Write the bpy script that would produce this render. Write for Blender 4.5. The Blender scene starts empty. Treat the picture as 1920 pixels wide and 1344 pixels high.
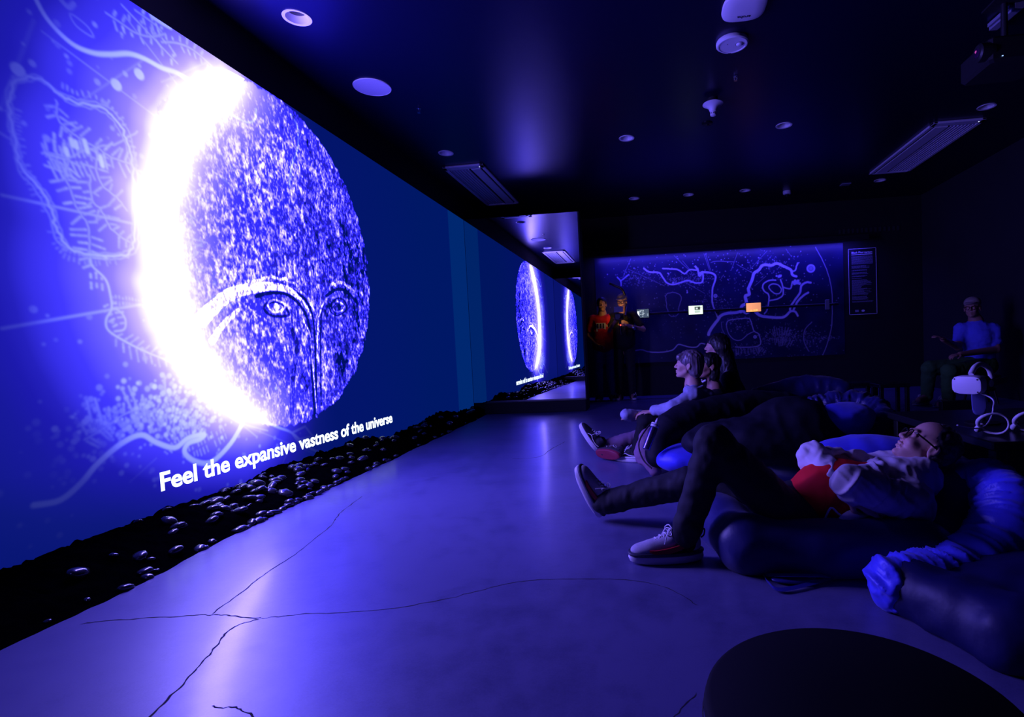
import bpy, bmesh, math, random
import numpy as np
from mathutils import Vector, Matrix
import openvdb as vdb
R = math.radians
random.seed(7)
rng = np.random.default_rng(7)
SC = bpy.context.scene
COL = SC.collection

# ------------------------------------------------------------------ camera
F, PX, PY, EYE = 1000.0, 1116.0, 700.0, 0.95
def _n(v): return v / np.linalg.norm(v)
_Y = _n(np.array([.108, .054, -1.0])); _Z = np.array([-.04, 1, 0.0]); _Z = _n(_Z - _Z.dot(_Y) * _Y); _X = np.cross(_Y, _Z)
CAMM = np.array([_X, _Y, _Z])            # camera axes in the room (x right, y along the screen wall, z up)
CAMP = np.array([0, 0, EYE])
def ray(px, py): return CAMM @ np.array([(px - PX) / F, -(py - PY) / F, -1.0])
def aty(px, py, y): d = ray(px, py); return CAMP + d * (y / d[1])      # the room point at depth y
def atx(px, py, x): d = ray(px, py); return CAMP + d * (x / d[0])
def atz(px, py, z): d = ray(px, py); return CAMP + d * ((z - EYE) / d[2])
cam = bpy.data.cameras.new('camera'); camo = bpy.data.objects.new('camera', cam); COL.objects.link(camo)
camo.matrix_world = Matrix.Translation(Vector(CAMP)) @ Matrix(CAMM.tolist()).to_4x4()
cam.sensor_width = 36; cam.lens = F / 1920 * 36
cam.shift_x = -(PX - 960) / 1920; cam.shift_y = (PY - 672) / 1920
cam.clip_start = .02; cam.clip_end = 80
SC.camera = camo
# ------------------------------------------------------------------ world, exposure, lights
w = bpy.data.worlds.new('dark_room'); SC.world = w; w.use_nodes = True
w.node_tree.nodes['Background'].inputs[0].default_value = (.02, .02, .2, 1)
w.node_tree.nodes['Background'].inputs[1].default_value = 0.0
SC.view_settings.view_transform = 'Standard'; SC.view_settings.look = 'None'
SC.view_settings.gamma = 1; SC.view_settings.exposure = 0; SC.view_settings.use_curve_mapping = False
SC.cycles.max_bounces = 8; SC.cycles.glossy_bounces = 6; SC.cycles.diffuse_bounces = 3
SC.cycles.sample_clamp_indirect = 6; SC.cycles.caustics_reflective = False; SC.cycles.caustics_refractive = False
CRESCENT_LIGHT = 84.0
def area(name, loc, target, sx, sy, power, color, spread=180):
    l = bpy.data.lights.new(name, 'AREA'); l.shape = 'RECTANGLE'; l.size = sx; l.size_y = sy
    l.energy = power; l.color = color; l.spread = R(spread)
    o = bpy.data.objects.new(name, l); COL.objects.link(o); o.location = loc
    o.rotation_euler = (Vector(target) - Vector(loc)).to_track_quat('-Z', 'Y').to_euler()
    return o
# the wall washer hidden behind the lip above the chart (the strip fixture is built further down)
area('chart_wall_washer', (1.35, 9.70, 2.60), (1.35, 9.99, 1.9), 4.6, .04, 32.0, (.06, .04, 1), 160)

# ------------------------------------------------------------------ materials
MATS = {}
def mat(name, col=(.5, .5, .5), rough=.6, spec=.5, metal=0., coat=0., coatr=.2, noise=None, bump=None, emit=None, es=1., sheen=0.):
    if name in MATS: return MATS[name]
    m = bpy.data.materials.new(name); m.use_nodes = True; nt = m.node_tree; b = nt.nodes['Principled BSDF']
    b.inputs['Base Color'].default_value = (*col, 1); b.inputs['Roughness'].default_value = rough
    b.inputs['Specular IOR Level'].default_value = spec; b.inputs['Metallic'].default_value = metal
    b.inputs['Coat Weight'].default_value = coat; b.inputs['Coat Roughness'].default_value = coatr
    b.inputs['Sheen Weight'].default_value = sheen
    tc = nt.nodes.new('ShaderNodeTexCoord')
    if noise:   # (scale, amount)
        n = nt.nodes.new('ShaderNodeTexNoise'); n.inputs['Scale'].default_value = noise[0]; n.inputs['Detail'].default_value = 6
        nt.links.new(tc.outputs['Object'], n.inputs['Vector'])
        mx = nt.nodes.new('ShaderNodeMix'); mx.data_type = 'RGBA'
        mx.inputs[6].default_value = (*[c * (1 - noise[1]) for c in col], 1); mx.inputs[7].default_value = (*[min(1, c * (1 + noise[1])) for c in col], 1)
        nt.links.new(n.outputs['Fac'], mx.inputs[0]); nt.links.new(mx.outputs[2], b.inputs['Base Color'])
    if bump:    # (scale, strength, distance)
        n2 = nt.nodes.new('ShaderNodeTexNoise'); n2.inputs['Scale'].default_value = bump[0]; n2.inputs['Detail'].default_value = 4
        nt.links.new(tc.outputs['Object'], n2.inputs['Vector'])
        bp = nt.nodes.new('ShaderNodeBump'); bp.inputs['Strength'].default_value = bump[1]; bp.inputs['Distance'].default_value = bump[2]
        nt.links.new(n2.outputs['Fac'], bp.inputs['Height']); nt.links.new(bp.outputs['Normal'], b.inputs['Normal'])
    if emit:
        b.inputs['Emission Color'].default_value = (*emit, 1); b.inputs['Emission Strength'].default_value = es
    MATS[name] = m; return m

# ------------------------------------------------------------------ object helpers
def link(name, me, m=None, parent=None):
    o = bpy.data.objects.new(name, me); COL.objects.link(o)
    if m is not None and hasattr(me, 'materials'):
        me.materials.clear(); me.materials.append(m)
    if parent is not None:
        o.parent = parent; o.matrix_parent_inverse = parent.matrix_basis.inverted()
    return o
def tag(o, label=None, cat=None, group=None, kind=None):
    if label: o['label'] = label
    if cat: o['category'] = cat
    if group: o['group'] = group
    if kind: o['kind'] = kind
    return o
def empty(name, loc, label, cat, group=None, rz=0):
    o = bpy.data.objects.new(name, None); COL.objects.link(o); o.location = Vector(loc); o.rotation_euler = (0, 0, rz); o.empty_display_size = .1
    return tag(o, label, cat, group)
class MB:
    def __init__(s): s.v = []; s.f = []; s.sm = []
    def add(s, v, f, smooth=False):
        b = len(s.v); s.v += [tuple(p) for p in v]; s.f += [tuple(i + b for i in q) for q in f]; s.sm += [smooth] * len(f); return s
    def box(s, lo, hi, rot=None, org=(0, 0, 0)):
        x0, y0, z0 = lo; x1, y1, z1 = hi
        v = [(x0, y0, z0), (x1, y0, z0), (x1, y1, z0), (x0, y1, z0), (x0, y0, z1), (x1, y0, z1), (x1, y1, z1), (x0, y1, z1)]
        if rot is not None: v = [tuple(Vector(org) + rot @ (Vector(p) - Vector(org))) for p in v]
        return s.add(v, [(0, 3, 2, 1), (4, 5, 6, 7), (0, 1, 5, 4), (1, 2, 6, 5), (2, 3, 7, 6), (3, 0, 4, 7)])
    def bbox(s, lo, hi, b):      # box with chamfered vertical and top edges
        x0, y0, z0 = lo; x1, y1, z1 = hi
        def ring(i, z): return [(x0 + b + i, y0 + i, z), (x1 - b - i, y0 + i, z), (x1 - i, y0 + b + i, z), (x1 - i, y1 - b - i, z), (x1 - b - i, y1 - i, z), (x0 + b + i, y1 - i, z), (x0 + i, y1 - b - i, z), (x0 + i, y0 + b + i, z)]
        R_ = [ring(b, z0), ring(0, z0 + b), ring(0, z1 - b), ring(b, z1)]
        v = sum(R_, []); f = [tuple(range(7, -1, -1)), tuple(range(24, 32))]
        for k in range(3):
            for i in range(8): j = (i + 1) % 8; f.append((k * 8 + i, k * 8 + j, k * 8 + 8 + j, k * 8 + 8 + i))
        return s.add(v, f)
    def lathe(s, prof, n=32, c=(0, 0, 0), M=None, caps=True):
        v = []; f = []
        for r, z in prof:
            for i in range(n): a = 2 * math.pi * i / n; v.append((r * math.cos(a), r * math.sin(a), z))
        for k in range(len(prof) - 1):
            for i in range(n): j = (i + 1) % n; f.append((k * n + i, k * n + j, (k + 1) * n + j, (k + 1) * n + i))
        if caps: f.append(tuple(range(n - 1, -1, -1))); f.append(tuple((len(prof) - 1) * n + i for i in range(n)))
        if M is not None: v = [tuple(M @ Vector(p)) for p in v]
        v = [(p[0] + c[0], p[1] + c[1], p[2] + c[2]) for p in v]
        return s.add(v, f, True)
    def tube(s, pts, rad, n=10, closed=False, caps=True):
        pts = [Vector(p) for p in pts]; m = len(pts)
        if not hasattr(rad, '__len__'): rad = [rad] * m
        v = []; f = []; up = Vector((0, 0, 1)); prev = None
        for i, p in enumerate(pts):
            a = pts[(i - 1) % m] if (closed or i > 0) else p; b = pts[(i + 1) % m] if (closed or i < m - 1) else p
            t = (b - a).normalized()
            if prev is None:
                q = up if abs(t.z) < .9 else Vector((1, 0, 0)); nx = t.cross(q).normalized()
            else: nx = (prev - t * prev.dot(t)).normalized()
            prev = nx; ny = t.cross(nx)
            for k in range(n): an = 2 * math.pi * k / n; v.append(tuple(p + (nx * math.cos(an) + ny * math.sin(an)) * rad[i]))
        L = m if closed else m - 1
        for i in range(L):
            for k in range(n): j = (k + 1) % n; i2 = (i + 1) % m; f.append((i * n + k, i * n + j, i2 * n + j, i2 * n + k))
        if caps and not closed: f.append(tuple(range(n - 1, -1, -1))); f.append(tuple((m - 1) * n + k for k in range(n)))
        return s.add(v, f, True)
    def build(s, name, m=None, parent=None, kind=None):
        me = bpy.data.meshes.new(name); me.from_pydata(s.v, [], s.f); me.update()
        me.polygons.foreach_set('use_smooth', s.sm)
        bm = bmesh.new(); bm.from_mesh(me); bmesh.ops.recalc_face_normals(bm, faces=bm.faces)
        for e in bm.edges:
            if len(e.link_faces) == 2 and e.calc_face_angle(0) > R(38): e.smooth = False
        bm.to_mesh(me); bm.free()
        o = link(name, me, m, parent)
        if kind: o['kind'] = kind
        return o
def struct(o): o['kind'] = 'structure'; return o
def spline(pts, n=8, closed=False):
    P = [np.array(p, float) for p in pts]; m = len(P); out = []
    for i in range(m if closed else m - 1):
        if closed: a, b, c, d = P[(i - 1) % m], P[i], P[(i + 1) % m], P[(i + 2) % m]
        else: a, b, c, d = P[max(i - 1, 0)], P[i], P[i + 1], P[min(i + 2, m - 1)]
        for k in range(n):
            t = k / n; out.append(.5 * ((2 * b) + (c - a) * t + (2 * a - 5 * b + 4 * c - d) * t * t + (3 * b - a - 3 * c + d) * t ** 3))
    if not closed: out.append(P[-1])
    return out
def dup(root, loc=None, label=None, group=None, rz=None):
    r = root.copy(); COL.objects.link(r)
    if loc is not None: r.location = Vector(loc)
    if rz is not None: r.rotation_euler = (0, 0, rz)
    if label: r['label'] = label
    if group: r['group'] = group
    for ch in list(root.children):
        c = ch.copy(); COL.objects.link(c); c.parent = r
        for g in ch.children: d = g.copy(); COL.objects.link(d); d.parent = c
    return r

# ------------------------------------------------------------------ noise and distance-field modelling
def vnoise(P, s, seed=0):
    P = P * s + seed * 17.3; I = np.floor(P).astype(np.int64); f = P - I; f = f * f * (3 - 2 * f)
    def h(a, b, c):
        n = (a * 374761393 + b * 668265263 + c * 2147483647 + seed * 1274126177) & 0xffffffff
        n = ((n ^ (n >> 13)) * 1274126177) & 0xffffffff
        return ((n ^ (n >> 16)) & 0xffff) / 65535.0 * 2 - 1
    i, j, k = I[..., 0], I[..., 1], I[..., 2]; u, v, w_ = f[..., 0], f[..., 1], f[..., 2]
    x0 = (h(i, j, k) * (1 - u) + h(i + 1, j, k) * u) * (1 - v) + (h(i, j + 1, k) * (1 - u) + h(i + 1, j + 1, k) * u) * v
    x1 = (h(i, j, k + 1) * (1 - u) + h(i + 1, j, k + 1) * u) * (1 - v) + (h(i, j + 1, k + 1) * (1 - u) + h(i + 1, j + 1, k + 1) * u) * v
    return x0 * (1 - w_) + x1 * w_
def cap(a, b, ra, rb=None, k=.02): return ('c', np.array(a, float), np.array(b, float), ra, rb if rb is not None else ra, k)
def ell(c, r, k=.02, M=None): return ('e', np.array(c, float), np.array(r if hasattr(r, '__len__') else (r,) * 3, float), np.eye(3) if M is None else np.array(M), k)
def sub(p): return ('s', p)
def chain(pts, rad, k=.02):
    return [cap(pts[i], pts[i + 1], rad[i], rad[i + 1], k) for i in range(len(pts) - 1)]
def _bounds(p):
    if p[0] == 'c': r = max(p[3], p[4]); return np.minimum(p[1], p[2]) - r, np.maximum(p[1], p[2]) + r
    if p[0] == 'e': r = p[2].max(); return p[1] - r, p[1] + r
    return _bounds(p[1])
def _dist(p, G):
    if p[0] == 'c':
        a, b, ra, rb = p[1:5]; ba = b - a; pa = G - a; h = np.clip((pa @ ba) / max(ba @ ba, 1e-9), 0, 1)
        return np.linalg.norm(pa - h[..., None] * ba, axis=-1) - (ra + (rb - ra) * h)
    q = (G - p[1]) @ p[3]; k0 = np.linalg.norm(q / p[2], axis=-1); k1 = np.linalg.norm(q / p[2] ** 2, axis=-1)
    return k0 * (k0 - 1) / np.maximum(k1, 1e-6)
def sdf(name, prims, vox, m, parent=None, disp=None, iters=1, floor=None, clip=None):
    los, his = zip(*[_bounds(p) for p in prims if p[0] != 's']); pad = vox * 4 + .02
    lo = np.min(los, axis=0) - pad; hi = np.max(his, axis=0) + pad
    n = np.ceil((hi - lo) / vox).astype(int) + 1; D = np.full(n, .12, np.float32)
    ax = [lo[i] + np.arange(n[i]) * vox for i in range(3)]
    for p in prims:
        s_ = p[0] == 's'; q = p[1] if s_ else p; k = q[-1]; bl, bh = _bounds(q); mg = .05 + k
        i0 = np.maximum(np.floor((bl - mg - lo) / vox).astype(int), 0); i1 = np.minimum(np.ceil((bh + mg - lo) / vox).astype(int) + 1, n)
        if np.any(i1 <= i0): continue
        sl = tuple(slice(i0[i], i1[i]) for i in range(3))
        G = np.stack(np.meshgrid(*[ax[i][sl[i]] for i in range(3)], indexing='ij'), -1).astype(np.float32)
        d = _dist(q, G).astype(np.float32); e = D[sl]
        if s_: h = np.clip(.5 - .5 * (d + e) / k, 0, 1); D[sl] = e * (1 - h) - d * h + k * h * (1 - h)
        else: h = np.clip(.5 + .5 * (e - d) / k, 0, 1); D[sl] = e * (1 - h) + d * h - k * h * (1 - h)
    if floor is not None: D = np.maximum(D, (floor - ax[2])[None, None, :].astype(np.float32))
    if clip is not None: D = clip(D, ax)
    g = vdb.FloatGrid(background=.12); g.copyFromArray(np.ascontiguousarray(D, dtype=np.float32))
    V, T, Q = g.convertToPolygons(isovalue=0.0, adaptivity=0.0)
    V = V.astype(np.float64) * vox + lo
    me = bpy.data.meshes.new(name); nf = len(Q) + len(T)
    me.vertices.add(len(V)); me.vertices.foreach_set('co', V.ravel())
    Q = Q[:, ::-1]; T = T[:, ::-1]
    me.loops.add(len(Q) * 4 + len(T) * 3); me.loops.foreach_set('vertex_index', np.concatenate([Q.ravel(), T.ravel()]).astype(np.int32))
    me.polygons.add(nf); me.polygons.foreach_set('loop_start', np.concatenate([np.arange(len(Q)) * 4, len(Q) * 4 + np.arange(len(T)) * 3]).astype(np.int32))
    me.polygons.foreach_set('use_smooth', [True] * nf); me.update(calc_edges=True); me.validate()
    nm = np.zeros(len(me.vertices) * 3); me.vertices.foreach_get('normal', nm); nm = nm.reshape(-1, 3)
    # normals must look outwards
    c = V.mean(0)
    if ((V - c) * nm).sum() < 0:
        me.flip_normals(); me.update(); nm = -nm
    if disp is not None:
        V = V + nm * disp(V, nm)[:, None]; me.vertices.foreach_set('co', V.ravel()); me.update()
    return link(name, me, m, parent)
def rotm(fwd, up=(0, 0, 1)):      # columns: forward (x), left (y), up (z)
    f = _n(np.array(fwd, float)); u = np.array(up, float); l = _n(np.cross(u, f)); u = np.cross(f, l)
    return np.stack([f, l, u], 1)

# ------------------------------------------------------------------ the room
WX, WR, CZ, TOP, PIER, REAR, BACK = -2.83, 4.75, 3.34, 3.0, 8.07, .64, 10.0
def floor_mat():
    m = bpy.data.materials.new('polished_concrete'); m.use_nodes = True; nt = m.node_tree; b = nt.nodes['Principled BSDF']
    tc = nt.nodes.new('ShaderNodeTexCoord'); L = nt.links.new
    def noise(s, d, r=.6):
        n = nt.nodes.new('ShaderNodeTexNoise'); n.inputs['Scale'].default_value = s; n.inputs['Detail'].default_value = d; n.inputs['Roughness'].default_value = r
        L(tc.outputs['Object'], n.inputs['Vector']); return n
    n1 = noise(1.1, 8); n2 = noise(9, 8, .7); n3 = noise(160, 3, .7)
    add = nt.nodes.new('ShaderNodeMath'); add.operation = 'MULTIPLY_ADD'; add.inputs[1].default_value = .6; L(n2.outputs['Fac'], add.inputs[0]); L(n1.outputs['Fac'], add.inputs[2])
    ad2 = nt.nodes.new('ShaderNodeMath'); ad2.operation = 'MULTIPLY_ADD'; ad2.inputs[1].default_value = .3; L(n3.outputs['Fac'], ad2.inputs[0]); L(add.outputs[0], ad2.inputs[2])
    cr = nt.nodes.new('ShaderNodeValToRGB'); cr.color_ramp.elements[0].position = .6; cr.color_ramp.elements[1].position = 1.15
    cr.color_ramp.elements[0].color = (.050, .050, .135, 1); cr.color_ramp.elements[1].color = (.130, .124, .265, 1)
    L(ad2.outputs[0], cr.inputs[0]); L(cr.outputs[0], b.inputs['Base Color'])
    rr = nt.nodes.new('ShaderNodeMapRange'); rr.inputs[3].default_value = .36; rr.inputs[4].default_value = .5; L(n2.outputs['Fac'], rr.inputs[0]); L(rr.outputs[0], b.inputs['Roughness'])
    b.inputs['Specular IOR Level'].default_value = .45; b.inputs['Coat Weight'].default_value = .18; b.inputs['Coat Roughness'].default_value = .17
    bp = nt.nodes.new('ShaderNodeBump'); bp.inputs['Strength'].default_value = .12; bp.inputs['Distance'].default_value = .004; L(n2.outputs['Fac'], bp.inputs['Height']); L(bp.outputs[0], b.inputs['Normal'])
    return m
M_black = mat('matt_black_paint', (.012, .012, .014), .7, .3, noise=(3, .3))
M_ceil = mat('dark_satin_ceiling_paint', (.0025, .0025, .018), .33, .6, bump=(1.6, .12, .02))
M_ceil.node_tree.nodes['Principled BSDF'].inputs['Specular Tint'].default_value = (.22, .18, 1, 1)
M_wall = mat('screen_wall_paint', (.03, .03, .034), .8, .2)
M_white = mat('white_plastic', (.75, .74, .76), .45, .5)
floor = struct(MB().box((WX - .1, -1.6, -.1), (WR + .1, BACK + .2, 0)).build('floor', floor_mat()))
ceil = struct(MB().box((WX - .1, -1.6, CZ), (WR + .1, BACK + .2, CZ + .1)).build('ceiling', M_ceil))
struct(MB().box((WX - .1, -1.6, 0), (WX, BACK + .2, CZ)).build('wall_left', M_black))
struct(MB().box((WR, -1.6, 0), (WR + .1, BACK + .2, CZ)).build('wall_right', mat('dark_navy_wall_paint', (.02, .02, .024), .75, .3, noise=(2, .3))))
struct(MB().box((WX, BACK, 0), (WR, BACK + .1, CZ)).build('wall_back', M_black))
struct(MB().box((WX, -1.6, 0), (WR, -1.5, CZ)).build('wall_rear', M_black))
# mirror piers that stand out from the back and the rear wall, with their plinths
struct(MB().box((WX, PIER + .012, 0), (-1.03, PIER + .3, TOP + .004)).build('wall_pier_far', M_black))
struct(MB().box((WX, REAR - .4, 0), (-1.06, REAR - .012, TOP + .004)).build('wall_pier_near', M_black))
struct(MB().bbox((-2.6, 7.9, 0), (-1.03, PIER + .01, .17), .006).build('trim_pier_plinth', M_black))
struct(MB().bbox((-2.6, REAR, 0), (-1.06, REAR + .17, .12), .006).build('trim_rear_plinth', M_black))
M_mirror = mat('mirror_glass', (.82, .82, .86), .0, .5, metal=1.)
mr = MB().box((WX + .004, PIER, .165), (-1.05, PIER + .012, TOP)).build('wall_mirror', M_mirror)
tag(mr, 'tall frameless mirror on the far pier, reflecting the glowing screen', 'mirror')
mr2 = MB().box((WX + .004, REAR - .012, .12), (-1.07, REAR, TOP)).build('wall_mirror', M_mirror)
tag(mr2, 'second mirror at the near end of the screen wall, seen in the far mirror', 'mirror')

# ------------------------------------------------------------------ the picture on the screen wall
SY0, SY1, RES = .66, 8.062, 300
W_, H_ = int((SY1 - SY0) * RES), int(2.995 * RES)
gy = SY0 + (np.arange(W_) + .5) / RES; gz = (np.arange(H_) + .5) / RES
YY, ZZ = np.meshgrid(gy, gz)               # row 0 is the floor
def wyz(p):                                  # a point of the picture, taken from the photograph, as (y, z) on the wall
    q = atx(p[0], p[1], WX); return (q[1], q[2])
def blur(A, r):
    n = max(1, int(r))
    for ax in (0, 1):
        for _ in range(2):
            pad = [(0, 0)] * 2; pad[ax] = (n + 1, n); c = np.cumsum(np.pad(A, pad, mode='edge'), axis=ax)
            A = (np.take(c, range(2 * n + 1, c.shape[ax]), axis=ax) - np.take(c, range(0, c.shape[ax] - 2 * n - 1), axis=ax)) / (2 * n + 1)
    return A
def seg(A, a, b, w0, v, org, res, soft=None, ra=None):
    soft = soft or 1.3 / res; H, W = A.shape; r = (w0 if ra is None else max(w0, ra)) / 2 + soft * 2
    x0 = int(max(0, (min(a[0], b[0]) - r - org[0]) * res)); x1 = int(min(W, (max(a[0], b[0]) + r - org[0]) * res + 2))
    y0 = int(max(0, (min(a[1], b[1]) - r - org[1]) * res)); y1 = int(min(H, (max(a[1], b[1]) + r - org[1]) * res + 2))
    if x1 <= x0 or y1 <= y0: return
    X = org[0] + (np.arange(x0, x1) + .5) / res; Z = (org[1] + (np.arange(y0, y1) + .5) / res)[:, None]
    dx, dz = b[0] - a[0], b[1] - a[1]; t = np.clip(((X - a[0]) * dx + (Z - a[1]) * dz) / max(dx * dx + dz * dz, 1e-9), 0, 1)
    wd = w0 if ra is None else w0 + (ra - w0) * t
    d = np.hypot(X - a[0] - t * dx, Z - a[1] - t * dz) - wd / 2
    A[y0:y1, x0:x1] = np.maximum(A[y0:y1, x0:x1], v * np.clip(.5 - d / soft / 2, 0, 1))
class Draw:
    def __init__(s, conv, org, res, shape): s.c = conv; s.o = org; s.r = res; s.A = np.zeros(shape, np.float32)
    def line(s, pts, w, v=1., sm=5, jit=0, closed=False, w1=None):
        q = [s.c(p) for p in pts]
        if sm > 1 and len(q) > 2: q = [tuple(t) for t in spline(q, sm, closed)]
        if jit: q = [(a + random.gauss(0, jit), b + random.gauss(0, jit)) for a, b in q]
        if closed: q.append(q[0])
        for i in range(len(q) - 1):
            wa = w if w1 is None else w + (w1 - w) * i / len(q)
            seg(s.A, q[i], q[i + 1], wa, v, s.o, s.r)
        return q
    def dot(s, p, r, v=1.): q = s.c(p); seg(s.A, q, (q[0] + 1e-4, q[1]), 2 * r, v, s.o, s.r)
    def comb(s, pts, lens, wid, gap, v=.8, side=(1, -1), ang=90, rnd=.35):   # rows of short bars set along a lane
        q = [np.array(s.c(p)) for p in pts]; q = spline(q, 12); acc = 0
        for i in range(len(q) - 1):
            d = q[i + 1] - q[i]; L = np.linalg.norm(d)
            if L < 1e-6: continue
            acc += L
            if acc > gap:
                acc = 0; t = d / L
                for sd in side:
                    if random.random() < .12: continue
                    a = R(ang) * sd; nn = np.array([t[0] * math.cos(a) - t[1] * math.sin(a), t[0] * math.sin(a) + t[1] * math.cos(a)])
                    l = lens * (1 + random.uniform(-rnd, rnd)); o_ = q[i] + nn * wid * 1.1
                    vv = v * random.uniform(.7, 1)
                    for k in range(max(1, int(l / (wid * .9)))):
                        o1 = o_ + nn * (wid * .9 * k); seg(s.A, tuple(o1), tuple(o1 + nn * wid * .45), wid * random.uniform(.7, 1), vv * random.uniform(.75, 1), s.o, s.r)
T = Draw(wyz, (SY0, 0.), RES, (H_, W_))
THIN = .6
_l0 = T.line; T.line = lambda pts, w, v=1., sm=5, jit=0, closed=False, w1=None: _l0(pts, w * THIN, v, sm, jit, closed, None if w1 is None else w1 * THIN)
_c0 = T.comb; T.comb = lambda pts, lens, wid, gap, v=.8, side=(1, -1), ang=90, rnd=.35: _c0(pts, lens * .6, wid * .62, gap * .75, v, side, ang, rnd)
# tracks, tributaries and the fortified ring around the left town
T.line([(60, -8), (86, 38), (130, 82), (170, 100), (205, 103), (240, 102), (270, 112), (300, 128), (330, 138), (352, 152)], .035, 1, w1=.05)
ring = [(20, 160), (45, 148), (75, 150), (100, 172), (135, 192), (178, 200), (205, 215), (228, 245), (240, 285), (248, 330), (250, 420), (245, 465), (225, 480), (180, 480), (140, 472), (112, 450), (98, 410), (85, 375), (62, 345), (38, 318), (25, 270), (15, 210)]
for k, (dx, wd) in enumerate([(0, .016), (8, .007), (-6, .006)]):
    T.line([(x + (1 if x > 130 else -1) * dx * .8, y + (-dx * .6 if y < 300 else dx * .6)) for x, y in ring], wd, .9 - .2 * (k > 0), closed=True, jit=.004)
T.comb([(105, 165), (140, 182), (185, 193), (215, 222), (238, 270), (250, 330)], .05, .016, .03, .7, (1,))
T.comb([(20, 200), (30, 280), (60, 350), (90, 400), (105, 460), (150, 485), (220, 487)], .04, .012, .022, .55, (1, -1))
lanes = [[(103, 190), (105, 222), (125, 245), (150, 262), (190, 285), (215, 300), (250, 310)],
         [(75, 288), (100, 290), (125, 300), (118, 330), (130, 360), (140, 390), (160, 420), (165, 455), (165, 480), (172, 500)],
         [(180, 275), (178, 320), (190, 350), (215, 370), (235, 395)],
         [(165, 330), (170, 375), (190, 400), (205, 430), (240, 455)], [(120, 300), (150, 285), (190, 275), (215, 270), (255, 248)]]
for l in lanes: T.line(l, .008, .8, jit=.002)
T.comb(lanes[0], .11, .02, .05, .75, ang=65); T.comb(lanes[1], .12, .02, .042, .85, ang=82)
T.comb(lanes[2], .1, .018, .05, .7); T.comb(lanes[3], .09, .018, .05, .65, ang=70)
for x, y in [(130, 268), (138, 272), (155, 270), (158, 280), (120, 285), (185, 300), (186, 306)]: T.line([(x, y - 5), (x + 3, y + 6)], .04, .95)
T.comb([(80, 300), (128, 300), (160, 300)], .12, .018, .03, .8, ang=85)
T.line([(165, 486), (170, 500), (195, 525), (204, 555), (206, 580), (196, 600), (200, 620), (230, 640), (270, 660), (320, 680)], .014, .9)
T.line([(206, 578), (222, 585), (232, 600), (230, 618), (212, 622)], .012, .8)
T.comb([(204, 625), (230, 642), (270, 660), (320, 680)], .09, .018, .05, .7, ang=60)
T.comb([(160, 525), (195, 530)], .05, .02, .03, .9); T.comb([(200, 565), (220, 610)], .06, .016, .03, .85, ang=80)
T.comb([(205, 562), (240, 566), (270, 570)], .03, .014, .02, .7)
# straight survey lines
for a, b, w0, v in [((75, 60), (330, 250), .008, .5), ((0, 367), (245, 420), .02, .5), ((0, 617), (260, 572), .022, .5), ((150, 190), (268, 112), .012, .25),
                    ((230, 30), (330, 160), .01, .5), ((345, 205), (500, 400), .009, .6), ((395, 320), (560, 450), .008, .45), ((-20, 240), (20, 265), .02, .3), ((300, 155), (385, 118), .012, .4),
                    ((320, 690), (480, 820), .014, .5), ((60, 40), (0, 200), .03, .12), ((540, 840), (490, 960), .01, .3), ((460, 800), (660, 880), .008, .35),
                    ((240, 905), (290, 860), .008, .25), ((230, 1000), (300, 1060), .01, .2), ((360, 575), (520, 500), .01, .5), ((350, 560), (420, 650), .008, .5), ((355, 620), (470, 545), .009, .7)]:
    T.line([a, b], w0, v)
# town below the crescent
T.comb([(150, 830), (180, 805), (230, 780), (270, 770), (320, 775), (360, 790)], .1, .02, .028, .75, ang=75)
T.line([(155, 825), (190, 805), (235, 775), (270, 770), (330, 785)], .012, .6)
for c, sx, sy, n, v in [((320, 760), 45, 26, 240, 1), ((250, 790), 60, 18, 120, .7), ((190, 800), 45, 22, 70, .45), ((130, 840), 40, 40, 40, .25), ((370, 790), 30, 18, 70, .9), ((360, 720), 40, 40, 60, .7), ((300, 880), 60, 40, 24, .5), ((480, 860), 60, 40, 24, .5), ((60, 960), 90, 60, 14, .25), ((200, 620), 90, 90, 26, .4), ((180, 100), 100, 70, 24, .5), ((150, 230), 70, 60, 26, .4)]:
    for _ in range(n): T.dot((random.gauss(c[0], sx), random.gauss(c[1], sy)), random.uniform(.006, .017), v * random.uniform(.4, 1))
for a, b in [((238, 725), (256, 768)), ((228, 735), (245, 772)), ((160, 752), (168, 792)), ((175, 748), (188, 790)), ((305, 705), (307, 735)), ((265, 745), (268, 775))]: T.line([a, b], .02, .6, jit=.001)
T.line([(60, 948), (110, 938), (150, 905), (180, 870), (225, 832), (262, 816), (290, 830), (325, 840), (350, 822), (380, 815), (372, 824), (350, 832), (344, 850), (365, 866), (395, 866), (430, 832), (452, 795)], .045, 1., w1=.055)
T.comb([(300, 850), (320, 825), (345, 808), (380, 800)], .07, .016, .024, .8); T.comb([(350, 850), (380, 835), (420, 810)], .06, .016, .026, .7)
T.line([(500, 793), (520, 802), (545, 812), (575, 838), (600, 850)], .03, .8)
for a, b in [((545, 812), (570, 800)), ((570, 800), (590, 825)), ((545, 812), (565, 840)), ((555, 825), (580, 820))]: T.line([a, b], .03, .55)
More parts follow.
